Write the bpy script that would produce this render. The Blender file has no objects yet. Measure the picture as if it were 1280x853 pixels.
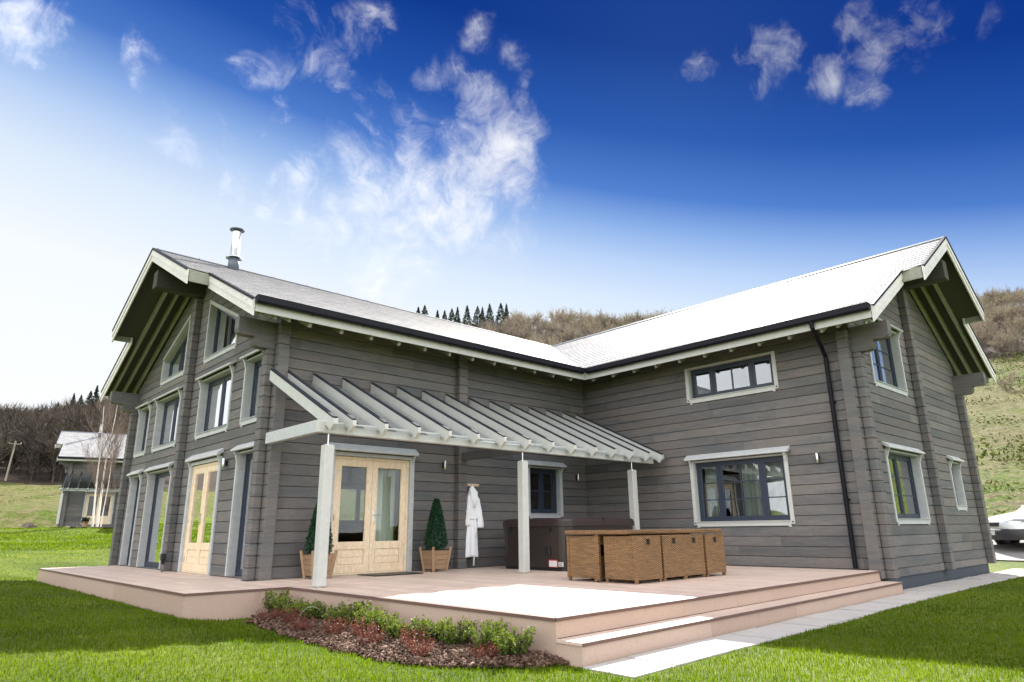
import bpy, math, random
import numpy as np
from mathutils import Vector, Matrix
random.seed(7); rng=np.random.default_rng(11)
R=math.radians
SC=bpy.context.scene; COL=SC.collection
# ------------------------------------------------------------------ materials
class NT:
    def __init__(s,m):
        m.use_nodes=True; s.t=m.node_tree; s.t.nodes.clear()
    def n(s,typ,**k):
        nd=s.t.nodes.new(typ)
        ins=k.pop('ins',{})
        for a,b in k.items(): setattr(nd,a,b)
        for a,b in ins.items():
            if isinstance(b,bpy.types.NodeSocket): s.t.links.new(b,nd.inputs[a])
            else: nd.inputs[a].default_value=b
        return nd
    def mix(s,f,a,b,bt='MIX'):
        nd=s.t.nodes.new('ShaderNodeMix'); nd.data_type='RGBA'; nd.blend_type=bt; nd.clamp_factor=True
        for i,v in ((0,f),(6,a),(7,b)):
            if isinstance(v,bpy.types.NodeSocket): s.t.links.new(v,nd.inputs[i])
            else: nd.inputs[i].default_value=v if i==0 else (*v,1)[:4]
        return nd.outputs[2]
    def math(s,op,a,b=0.,c=0.,clamp=False):
        nd=s.t.nodes.new('ShaderNodeMath'); nd.operation=op; nd.use_clamp=clamp
        for i,v in enumerate((a,b,c)):
            if isinstance(v,bpy.types.NodeSocket): s.t.links.new(v,nd.inputs[i])
            else: nd.inputs[i].default_value=v
        return nd.outputs[0]
    def ramp(s,f,stops,interp='LINEAR'):
        nd=s.t.nodes.new('ShaderNodeValToRGB'); cr=nd.color_ramp; cr.interpolation=interp
        while len(cr.elements)<len(stops): cr.elements.new(.5)
        for e,(p,c) in zip(cr.elements,stops): e.position=p; e.color=(*c,1) if len(c)==3 else c
        s.t.links.new(f,nd.inputs[0]); return nd.outputs[0]
    def coord(s,which='Object',scale=(1,1,1)):
        tc=s.n('ShaderNodeTexCoord'); mp=s.n('ShaderNodeMapping',ins={'Vector':tc.outputs[which],'Scale':scale}); return mp.outputs[0]
    def noise(s,v,scale=5.,detail=4.,rough=.55):
        return s.n('ShaderNodeTexNoise',ins={'Vector':v,'Scale':scale,'Detail':detail,'Roughness':rough}).outputs[0]
    def attr(s,name): return s.n('ShaderNodeAttribute',attribute_name=name).outputs['Fac']
    def pbr(s,col,rough=.6,bump=None,bs=.3,bd=.01,**k):
        p=s.n('ShaderNodeBsdfPrincipled')
        def put(nm,v):
            if isinstance(v,bpy.types.NodeSocket): s.t.links.new(v,p.inputs[nm])
            else: p.inputs[nm].default_value=(*v,1) if isinstance(v,tuple) and len(v)==3 else v
        put('Base Color',col); put('Roughness',rough)
        for a,b in k.items(): put(a.replace('_',' '),b)
        if bump is not None:
            b=s.n('ShaderNodeBump',ins={'Height':bump,'Strength':bs,'Distance':bd}); s.t.links.new(b.outputs[0],p.inputs['Normal'])
        return p.outputs[0]
    def out(s,sh): s.n('ShaderNodeOutputMaterial',ins={'Surface':sh})
M={}
def newmat(name):
    m=bpy.data.materials.new(name); M[name]=m; return NT(m)
def m_wood(name,c1,c2,c3,gs=(1.1,1.1,16),rough=.7,toneamt=1.,bs=.35,c4=None,knots=True):
    t=newmat(name); v=t.coord('Object',gs); g=t.noise(v,3.2,7,.62); g2=t.noise(t.coord('Object',(.5,.5,2.2)),1.3,3,.5)
    fine=t.noise(t.coord('Object',tuple(x*3.5 for x in gs)),3.,4,.6)
    c=t.mix(t.ramp(g,[(.3,(0,0,0)),(.72,(1,1,1))]),c1,c2)
    c=t.mix(t.math('MULTIPLY',t.ramp(g2,[(.42,(0,0,0)),(.7,(1,1,1))]),.55),c,c3)
    if c4:
        g4=t.noise(t.coord('Object',(.7,.7,5.5)),1.1,4,.6); c=t.mix(t.math('MULTIPLY',t.ramp(g4,[(.46,(0,0,0)),(.66,(1,1,1))]),.8),c,c4)
    tone=t.attr('tone')
    # knots
    vo=t.n('ShaderNodeTexVoronoi',ins={'Vector':t.coord('Object',(1.3,1.3,4.2)),'Scale':1.4}).outputs['Distance']
    kn=t.ramp(vo,[(.035,(1,1,1)),(.085,(0,0,0))])
    c=t.mix(t.math('MULTIPLY',kn,.55 if knots else .0),c,tuple(x*.42 for x in c1))
    lo=tuple([1-.30*toneamt]*3); hi=(1+.24*toneamt,1+.2*toneamt,1+.15*toneamt)
    c=t.mix(1.,c,t.mix(tone,lo,hi),'MULTIPLY')
    c=t.mix(1.,c,t.ramp(fine,[(.3,(.82,.82,.82)),(.7,(1.12,1.12,1.12))] if knots else [(.3,(.95,.95,.95)),(.7,(1.03,1.03,1.03))]),'MULTIPLY')
    t.out(t.pbr(c,rough,t.math('ADD',g,fine),bs,.004,Specular_IOR_Level=.35))
def m_plain(name,c,rough=.55,var=.16,scale=9.,bs=.12,dirt=None,**k):
    t=newmat(name); n=t.noise(t.coord('Object'),scale,6,.6); n2=t.noise(t.coord('Object',(1,1,1)),scale*7,3,.6)
    col=t.mix(n,tuple(x*(1-var) for x in c),tuple(min(1,x*(1+var)) for x in c))
    if dirt: col=t.mix(t.math('MULTIPLY',t.ramp(t.noise(t.coord('Object'),scale*.35,7,.7),[(.5,(0,0,0)),(.75,(1,1,1))]),dirt[1]),col,dirt[0])
    t.out(t.pbr(col,rough,t.math('ADD',n,t.math('MULTIPLY',n2,.4)),bs,.003,**k))
m_wood('log_wood',(.108,.106,.108),(.190,.182,.178),(.180,.148,.130),toneamt=.75,c4=(.098,.110,.118))
m_wood('pale_wood',(.47,.485,.46),(.54,.55,.53),(.49,.51,.48),gs=(3,3,3),rough=.6,toneamt=.2,bs=.12,knots=False)
m_wood('grey_trim',(.42,.44,.45),(.54,.555,.56),(.46,.48,.48),gs=(3,3,3),rough=.55,toneamt=.2,bs=.12,knots=False)
m_wood('barge_wood',(.60,.59,.58),(.80,.78,.77),(.58,.58,.55),gs=(2.2,2.2,9),rough=.5,toneamt=.3,bs=.2)
m_wood('rafter_wood',(.25,.26,.21),(.32,.33,.27),(.27,.29,.23),gs=(2,2,2),rough=.65,toneamt=.2)
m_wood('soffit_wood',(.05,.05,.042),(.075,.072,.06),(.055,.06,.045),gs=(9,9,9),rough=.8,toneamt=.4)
m_wood('pine',(.78,.61,.41),(.88,.75,.56),(.80,.63,.44),gs=(5,5,1.2),rough=.42,toneamt=.3,bs=.1)
m_wood('planter_wood',(.30,.19,.11),(.44,.29,.17),(.26,.18,.12),gs=(3,3,14),rough=.7,toneamt=.5)
m_plain('navy_paint',(.022,.033,.056),.42,.12,20,.05)
m_plain('cap_black',(.010,.013,.022),.95,.15,20,.03)
m_plain('gutter_black',(.005,.006,.010),.5,.15,20,.03,Specular_IOR_Level=.2)
m_plain('plinth_paint',(.045,.055,.068),.8,.2,6,.3)
m_plain('stainless',(.62,.62,.62),.22,.05,8,.02,Metallic=1.)
m_plain('flue_steel',(.72,.72,.72),.32,.08,8,.03,Metallic=.9)
m_plain('lead_grey',(.10,.12,.15),.5,.1,8,.1)
m_plain('dark_plastic',(.012,.012,.014),.45,.2,15,.05)
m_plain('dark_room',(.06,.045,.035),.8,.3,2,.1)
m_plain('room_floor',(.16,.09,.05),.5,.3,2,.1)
m_plain('cloth_white',(.90,.90,.92),.95,.03,60,.5,Sheen_Weight=.3)
m_plain('curtain_cloth',(.78,.79,.70),.9,.06,30,.2)
m_plain('tub_cover',(.030,.017,.017),.5,.3,5,.3)
m_plain('label_white',(.75,.75,.75),.5,.05,5,.02)
m_plain('label_red',(.5,.04,.03),.5,.05,5,.02)
m_plain('car_paint',(.80,.81,.82),.16,.02,3,.0,Coat_Weight=.6)
m_plain('car_plastic',(.03,.03,.032),.6,.2,10,.1)
m_plain('tyre_rubber',(.015,.015,.015),.85,.2,20,.2)
m_plain('slab_stone',(.42,.395,.37),.8,.14,3.5,.35,dirt=((.33,.30,.28),.4))
m_plain('drive_tar',(.22,.21,.20),.9,.15,12,.3)
m_plain('lamp_lens',(.30,.32,.34),.12,.3,30,.05)
m_plain('white_hose',(.32,.34,.34),.5,.05,10,.02)
m_plain('cut_end',(.22,.12,.07),.8,.3,30,.2)
m_plain('pole_wood',(.34,.31,.25),.8,.25,4,.2)
m_plain('porcelain',(.5,.45,.4),.4,.1,4,.05)
# hot-tub cabinet
m_plain('tub_panel',(.034,.026,.024),.28,.25,3,.1)
# deck boards (composite)
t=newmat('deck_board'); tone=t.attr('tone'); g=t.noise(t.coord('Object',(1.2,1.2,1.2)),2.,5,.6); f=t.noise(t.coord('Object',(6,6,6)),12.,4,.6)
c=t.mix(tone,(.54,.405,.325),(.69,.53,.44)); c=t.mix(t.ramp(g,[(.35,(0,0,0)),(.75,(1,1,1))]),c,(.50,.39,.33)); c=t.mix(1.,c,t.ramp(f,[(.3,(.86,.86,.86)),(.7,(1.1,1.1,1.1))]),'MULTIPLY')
wv=t.n('ShaderNodeTexWave',wave_type='BANDS',bands_direction='X',ins={'Vector':t.coord('Object'),'Scale':38.,'Distortion':.2}).outputs[1]
t.out(t.pbr(c,.52,t.math('ADD',t.math('MULTIPLY',wv,.6),f),.3,.003))
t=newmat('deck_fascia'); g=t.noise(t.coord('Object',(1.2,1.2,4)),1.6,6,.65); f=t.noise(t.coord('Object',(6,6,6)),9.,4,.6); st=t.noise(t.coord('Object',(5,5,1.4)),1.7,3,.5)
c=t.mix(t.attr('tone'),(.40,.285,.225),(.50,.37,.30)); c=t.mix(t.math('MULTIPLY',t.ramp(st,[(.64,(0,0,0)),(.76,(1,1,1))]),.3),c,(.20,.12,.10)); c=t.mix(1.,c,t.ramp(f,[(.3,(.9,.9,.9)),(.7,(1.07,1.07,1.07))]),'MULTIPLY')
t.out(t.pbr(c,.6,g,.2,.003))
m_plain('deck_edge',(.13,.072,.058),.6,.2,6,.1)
# slates
t=newmat('roof_slate'); uv=t.n('ShaderNodeUVMap'); 
br=t.n('ShaderNodeTexBrick',offset=.5,ins={'Vector':uv.outputs[0],'Color1':(.29,.29,.30,1),'Color2':(.42,.415,.42,1),'Mortar':(.04,.04,.045,1),'Scale':1.,'Mortar Size':.006,'Mortar Smooth':.1,'Brick Width':.30,'Row Height':.2,'Bias':0.})
n=t.noise(t.coord('Object'),14.,6,.65); n2=t.noise(t.coord('Object'),.8,4,.6)
c=t.mix(1.,br.outputs[0],t.ramp(n,[(.3,(.78,.78,.78)),(.7,(1.15,1.15,1.15))]),'MULTIPLY'); c=t.mix(t.math('MULTIPLY',n2,.35),c,(.30,.305,.29))
h=t.math('ADD',t.math('MULTIPLY',br.outputs['Fac'],-1.2),t.math('MULTIPLY',n,.8))
t.out(t.pbr(c,t.math('ADD',t.math('MULTIPLY',n,.25),.50),h,.9,.012,Specular_IOR_Level=.13))
# glass
def m_glass(name,refl,tint,bias=.0):
    t=newmat(name); fr=t.n('ShaderNodeFresnel',ins={'IOR':1.52}).outputs[0]
    k=t.math('ADD',t.math('MULTIPLY',fr,refl),bias,clamp=True)
    tr=t.n('ShaderNodeBsdfTransparent',ins={'Color':(*tint,1)}); gl=t.n('ShaderNodeBsdfGlossy',ins={'Roughness':.008,'Color':(.95,.97,1,1)})
    wob=t.n('ShaderNodeBump',ins={'Height':t.noise(t.coord('Object'),1.3,1,.4),'Strength':.12,'Distance':.02}); t.t.links.new(wob.outputs[0],gl.inputs['Normal'])
    mx=t.n('ShaderNodeMixShader',ins={0:k,1:tr.outputs[0],2:gl.outputs[0]}); t.out(mx.outputs[0])
m_glass('window_glass',2.2,(.80,.84,.84),.03)
m_glass('door_glass',.7,(.86,.90,.88),.0)
m_glass('canopy_glass',.5,(.9,.93,.95),.0)
m_glass('lamp_glass',1.2,(.7,.7,.7),.05)
# wicker
t=newmat('wicker'); tc=t.n('ShaderNodeTexCoord'); sp=t.n('ShaderNodeSeparateXYZ',ins={0:tc.outputs['Object']})
hs=t.math('ADD',sp.outputs[0],sp.outputs[1])
wz=t.math('SINE',t.math('MULTIPLY',sp.outputs[2],215.)); wh=t.math('SINE',t.math('MULTIPLY',hs,95.))
wv=t.math('MULTIPLY',wz,wh); ns=t.noise(t.coord('Object',(2,2,26)),3.,5,.6); ns2=t.noise(t.coord('Object',(30,30,90)),3.,2,.6)
c=t.mix(t.ramp(wv,[(.0,(0,0,0)),(.9,(1,1,1))]),(.16,.09,.040),(.44,.28,.13)); c=t.mix(1.,c,t.ramp(ns,[(.36,(.50,.47,.44)),(.64,(1.25,1.2,1.12))]),'MULTIPLY')
c=t.mix(1.,c,t.ramp(ns2,[(.3,(.75,.73,.7)),(.7,(1.2,1.17,1.12))]),'MULTIPLY')
t.out(t.pbr(c,.42,wv,.9,.005))
# foliage etc
def m_leaf(name,ca,cb,trans=.35,rough=.5,attr='tone'):
    t=newmat(name); a=t.attr(attr); c=t.mix(a,ca,cb)
    p=t.pbr(c,rough,Specular_IOR_Level=.35 if rough<.72 else .1); tl=t.n('ShaderNodeBsdfTranslucent'); 
    c2=t.mix(1.,c,(1.5,1.6,.7),'MULTIPLY'); t.t.links.new(c2,tl.inputs[0])
    t.out(t.n('ShaderNodeMixShader',ins={0:trans,1:p,2:tl.outputs[0]}).outputs[0])
m_leaf('grass_blade',(.036,.074,.003),(.15,.205,.008),.5,.75)
m_leaf('shrub_leaf',(.010,.034,.005),(.17,.22,.025),.25,.7)
m_leaf('topiary_leaf',(.006,.035,.012),(.018,.075,.030),.12,.5)
m_leaf('red_twig',(.10,.028,.020),(.22,.07,.05),.2,.6)
m_leaf('dry_leaf',(.12,.09,.045),(.2,.16,.08),.2,.6)
m_leaf('conifer_leaf',(.010,.022,.012),(.030,.05,.024),.05,.7)
m_leaf('bare_twigs',(.045,.038,.032),(.125,.102,.080),.0,.9)
m_leaf('bramble_leaf',(.04,.06,.012),(.15,.14,.05),.1,.9)
m_leaf('scrub_glare_twigs',(.18,.15,.13),(.34,.285,.25),.1,.9)  # twigs paled in colour to stand in for glare over the central wood
m_leaf('birch_twigs',(.15,.11,.095),(.26,.20,.17),.0,.8)
m_leaf('bark_chip',(.045,.024,.016),(.20,.13,.095),.0,.8)
m_plain('stem_brown',(.07,.05,.035),.8,.3,20,.2)
t=newmat('birch_bark'); v=t.coord('Object',(6,6,14)); n=t.noise(v,2.5,5,.7)
t.out(t.pbr(t.mix(t.ramp(n,[(.60,(0,0,0)),(.70,(1,1,1))]),(.78,.72,.66),(.12,.09,.07)),.7,n,.3,.01))
# ground
t=newmat('lawn_soil'); n=t.noise(t.coord('Object'),.45,5,.6); n2=t.noise(t.coord('Object'),7.,6,.7); n3=t.noise(t.coord('Object',(1,1,1)),45.,4,.7)
c=t.mix(t.ramp(n,[(.35,(0,0,0)),(.65,(1,1,1))]),(.070,.110,.008),(.15,.19,.014)); c=t.mix(t.math('MULTIPLY',t.ramp(n2,[(.45,(0,0,0)),(.7,(1,1,1))]),.6),c,(.04,.068,.006))
c=t.mix(1.,c,t.ramp(n3,[(.3,(.6,.6,.6)),(.7,(1.3,1.3,1.3))]),'MULTIPLY')
t.out(t.pbr(c,.85,t.math('ADD',n2,n3),.9,.04,Specular_IOR_Level=.2))
t=newmat('rough_hill'); n=t.noise(t.coord('Object',(1,1,1)),.10,6,.62); n2=t.noise(t.coord('Object',(1,1,2)),.9,7,.72); n3=t.noise(t.coord('Object'),3.,5,.75)
c=t.mix(t.ramp(n,[(.4,(0,0,0)),(.6,(1,1,1))]),(.16,.155,.055),(.11,.17,.022)); c=t.mix(t.ramp(n2,[(.42,(0,0,0)),(.62,(1,1,1))]),c,(.235,.20,.115)); c=t.mix(t.math('MULTIPLY',t.ramp(n2,[(.56,(0,0,0)),(.72,(1,1,1))]),.35),c,(.08,.11,.02))
c=t.mix(1.,c,t.ramp(n3,[(.35,(.6,.62,.55)),(.65,(1.25,1.25,1.2))]),'MULTIPLY')
t.out(t.pbr(c,.95,t.math('ADD',n2,n3),1.,.5,Specular_IOR_Level=.1))
t=newmat('wood_floor'); n2=t.noise(t.coord('Object'),.5,7,.7)
t.out(t.pbr(t.mix(n2,(.035,.028,.024),(.09,.07,.055)),.95,n2,.6,.2,Specular_IOR_Level=.1))
t=newmat('mulch'); n=t.noise(t.coord('Object'),5.,6,.7); n2=t.noise(t.coord('Object'),40.,4,.7)
t.out(t.pbr(t.mix(t.ramp(n2,[(.35,(0,0,0)),(.7,(1,1,1))]),(.02,.012,.008),(.10,.062,.045)),.9,t.math('ADD',n,n2),1.,.03))
t=newmat('rock'); n=t.noise(t.coord('Object'),3.,8,.7)
t.out(t.pbr(t.mix(n,(.08,.06,.05),(.24,.19,.15)),.9,n,.8,.05))
# ------------------------------------------------------------------ mesh builder
class MB:
    def __init__(s): s.v=[];s.f=[];s.m=[];s.t=[];s.uv={}
    def add(s,vs,fs,mi=0,tone=.5,uvs=None):
        b=len(s.v); s.v+= [tuple(p) for p in vs]
        for k,f in enumerate(fs):
            if uvs is not None: s.uv[len(s.f)]=uvs[k]
            s.f.append(tuple(b+i for i in f)); s.m.append(mi); s.t.append(tone)
        return s
    def box(s,x0,x1,y0,y1,z0,z1,mi=0,tone=.5,bev=0.):
        if x0>x1:x0,x1=x1,x0
        if y0>y1:y0,y1=y1,y0
        if z0>z1:z0,z1=z1,z0
        if bev<=0:
            vs=[(x,y,z) for z in (z0,z1) for (x,y) in ((x0,y0),(x1,y0),(x1,y1),(x0,y1))]
            fs=[(0,3,2,1),(4,5,6,7),(0,1,5,4),(1,2,6,5),(2,3,7,6),(3,0,4,7)]
            return s.add(vs,fs,mi,tone)
        b=min(bev,(x1-x0)*.45,(y1-y0)*.45,(z1-z0)*.45)
        rings=[]
        def ring(i,z): 
            return [(x0+i,y0+i*0+ (b if i==0 else b),z)]
        def oct(z,ins):
            a0,a1,c0,c1=x0+ins,x1-ins,y0+ins,y1-ins
            return [(a0+b,c0,z),(a1-b,c0,z),(a1,c0+b,z),(a1,c1-b,z),(a1-b,c1,z),(a0+b,c1,z),(a0,c1-b,z),(a0,c0+b,z)]
        vs=oct(z0,b*.9)+oct(z0+b,0)+oct(z1-b,0)+oct(z1,b*.9)
        fs=[tuple(range(7,-1,-1)),tuple(range(24,32))]
        for r in range(3):
            for i in range(8): j=(i+1)%8; fs.append((r*8+i,r*8+j,r*8+8+j,r*8+8+i))
        return s.add(vs,fs,mi,tone)
    def hexa(s,p,mi=0,tone=.5):  # 8 pts: bottom 4 ccw, top 4 ccw
        return s.add(p,[(0,3,2,1),(4,5,6,7),(0,1,5,4),(1,2,6,5),(2,3,7,6),(3,0,4,7)],mi,tone)
    def bar(s,a,b,w,h,up=(0,0,1),mi=0,tone=.5,bev=0.):
        a=Vector(a);b=Vector(b);d=(b-a).normalized();up=Vector(up);sd=d.cross(up).normalized();u=sd.cross(d).normalized()
        W=sd*(w/2);H=u*(h/2)
        if bev>0:
            def oc(c): 
                e=bev
                return [c+sd*x+u*y for x,y in ((-w/2+e,-h/2),(w/2-e,-h/2),(w/2,-h/2+e),(w/2,h/2-e),(w/2-e,h/2),(-w/2+e,h/2),(-w/2,h/2-e),(-w/2,-h/2+e))]
            vs=oc(a)+oc(b); fs=[tuple(range(7,-1,-1)),tuple(range(8,16))]+[(i,(i+1)%8,8+(i+1)%8,8+i) for i in range(8)]
            return s.add(vs,fs,mi,tone)
        p=[a-W-H,a+W-H,b+W-H,b-W-H,a-W+H,a+W+H,b+W+H,b-W+H]
        return s.hexa(p,mi,tone)
    def prism(s,poly,axis,c0,c1,mi=0,tone=.5):
        # poly: list of 2D pts in the other two axes (in xyz order), extruded on axis
        def mk(p,c):
            return {0:(c,p[0],p[1]),1:(p[0],c,p[1]),2:(p[0],p[1],c)}[axis]
        n=len(poly); vs=[mk(p,c0) for p in poly]+[mk(p,c1) for p in poly]
        fs=[tuple(range(n-1,-1,-1)),tuple(range(n,2*n))]+[(i,(i+1)%n,n+(i+1)%n,n+i) for i in range(n)]
        return s.add(vs,fs,mi,tone)
    def tube(s,pts,rad,seg=8,mi=0,tone=.5,cap=True):
        pts=[Vector(p) for p in pts]; rad=rad if isinstance(rad,(list,tuple)) else [rad]*len(pts)
        vs=[];fs=[];ref=Vector((.3,.2,1)).normalized()
        for i,p in enumerate(pts):
            d=(pts[min(i+1,len(pts)-1)]-pts[max(i-1,0)]); d=d.normalized() if d.length>1e-9 else Vector((0,0,1))
            r_=ref if abs(d.dot(ref))<.95 else Vector((1,0,0))
            a=d.cross(r_).normalized(); b=d.cross(a)
            vs+=[p+a*(rad[i]*math.cos(2*math.pi*k/seg))+b*(rad[i]*math.sin(2*math.pi*k/seg)) for k in range(seg)]
        for i in range(len(pts)-1):
            for k in range(seg): fs.append((i*seg+k,i*seg+(k+1)%seg,(i+1)*seg+(k+1)%seg,(i+1)*seg+k))
        if cap: fs+= [tuple(range(seg-1,-1,-1)),tuple((len(pts)-1)*seg+k for k in range(seg))]
        return s.add(vs,fs,mi,tone)
    def lathe(s,prof,cx,cy,seg=20,mi=0,tone=.5):
        vs=[(cx+r*math.cos(2*math.pi*k/seg),cy+r*math.sin(2*math.pi*k/seg),z) for r,z in prof for k in range(seg)]
        fs=[]
        for i in range(len(prof)-1):
            for k in range(seg): fs.append((i*seg+k,i*seg+(k+1)%seg,(i+1)*seg+(k+1)%seg,(i+1)*seg+k))
        fs.append(tuple(range(seg-1,-1,-1))); fs.append(tuple((len(prof)-1)*seg+k for k in range(seg)))
        return s.add(vs,fs,mi,tone)
    def build(s,name,mats,parent=None,smooth=False,origin=None):
        me=bpy.data.meshes.new(name)
        vs=s.v
        if origin is not None: vs=[(x-origin[0],y-origin[1],z-origin[2]) for x,y,z in vs]
        me.from_pydata(vs,[],s.f)
        if not isinstance(mats,(list,tuple)): mats=[mats]
        for m in mats: me.materials.append(M[m])
        me.polygons.foreach_set('material_index',s.m)
        at=me.attributes.new('tone','FLOAT','FACE'); at.data.foreach_set('value',s.t)
        if s.uv:
            ul=me.uv_layers.new(name='UVMap')
            for fi,uvs in s.uv.items():
                p=me.polygons[fi]
                for li,u in zip(p.loop_indices,uvs): ul.data[li].uv=u
        if smooth: me.polygons.foreach_set('use_smooth',[True]*len(me.polygons))
        me.validate(); me.update()
        o=bpy.data.objects.new(name,me); COL.objects.link(o)
        if origin is not None: o.location=origin
        attach(o,parent)
        return o
def attach(o,parent):
    # meshes are modelled in scene coordinates; a part of a thing is shifted back by its thing's base point
    if parent is not None:
        o.parent=parent
        if parent.type=='EMPTY': o.location=-Vector(parent.location)
def np_mesh(name,verts,faces,mat,tone=None,parent=None,smooth=False,tri=None):
    """verts (N,3) array, faces (F,k) array"""
    me=bpy.data.meshes.new(name); F,k=faces.shape
    me.vertices.add(len(verts)); me.vertices.foreach_set('co',np.ascontiguousarray(verts,dtype=np.float32).ravel())
    me.loops.add(F*k); me.loops.foreach_set('vertex_index',np.ascontiguousarray(faces,dtype=np.int32).ravel())
    me.polygons.add(F); me.polygons.foreach_set('loop_start',np.arange(0,F*k,k,dtype=np.int32)); 
    me.polygons.foreach_set('loop_total',np.full(F,k,dtype=np.int32))
    me.materials.append(M[mat])
    if tone is not None:
        at=me.attributes.new('tone','FLOAT','FACE'); at.data.foreach_set('value',np.ascontiguousarray(tone,dtype=np.float32))
    if smooth: me.polygons.foreach_set('use_smooth',[True]*F)
    me.update(calc_edges=True)
    o=bpy.data.objects.new(name,me); COL.objects.link(o)
    attach(o,parent)
    return o
def tag(o,label=None,cat=None,group=None,kind=None):
    if label:o['label']=label
    if cat:o['category']=cat
    if group:o['group']=group
    if kind:o['kind']=kind
    return o
def empty(name,loc=(0,0,0),rz=0.):
    o=bpy.data.objects.new(name,None); COL.objects.link(o); o.location=loc; o.rotation_euler=(0,0,rz); o.empty_display_size=.2; return o
def under(o,parent,keep=True):
    o.parent=parent; o.location=o.location-parent.location; return o
KIDS={}
def children(o): return [c for c in bpy.data.objects if c.parent==o]
def copy_tree(o,parent=None,kids=None):
    if kids is None:
        kids={}
        for c in bpy.data.objects:
            if c.parent: kids.setdefault(c.parent.name,[]).append(c)
    c=o.copy(); COL.objects.link(c); c.parent=parent
    for ch in kids.get(o.name,[]): copy_tree(ch,c,kids)
    return c
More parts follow.
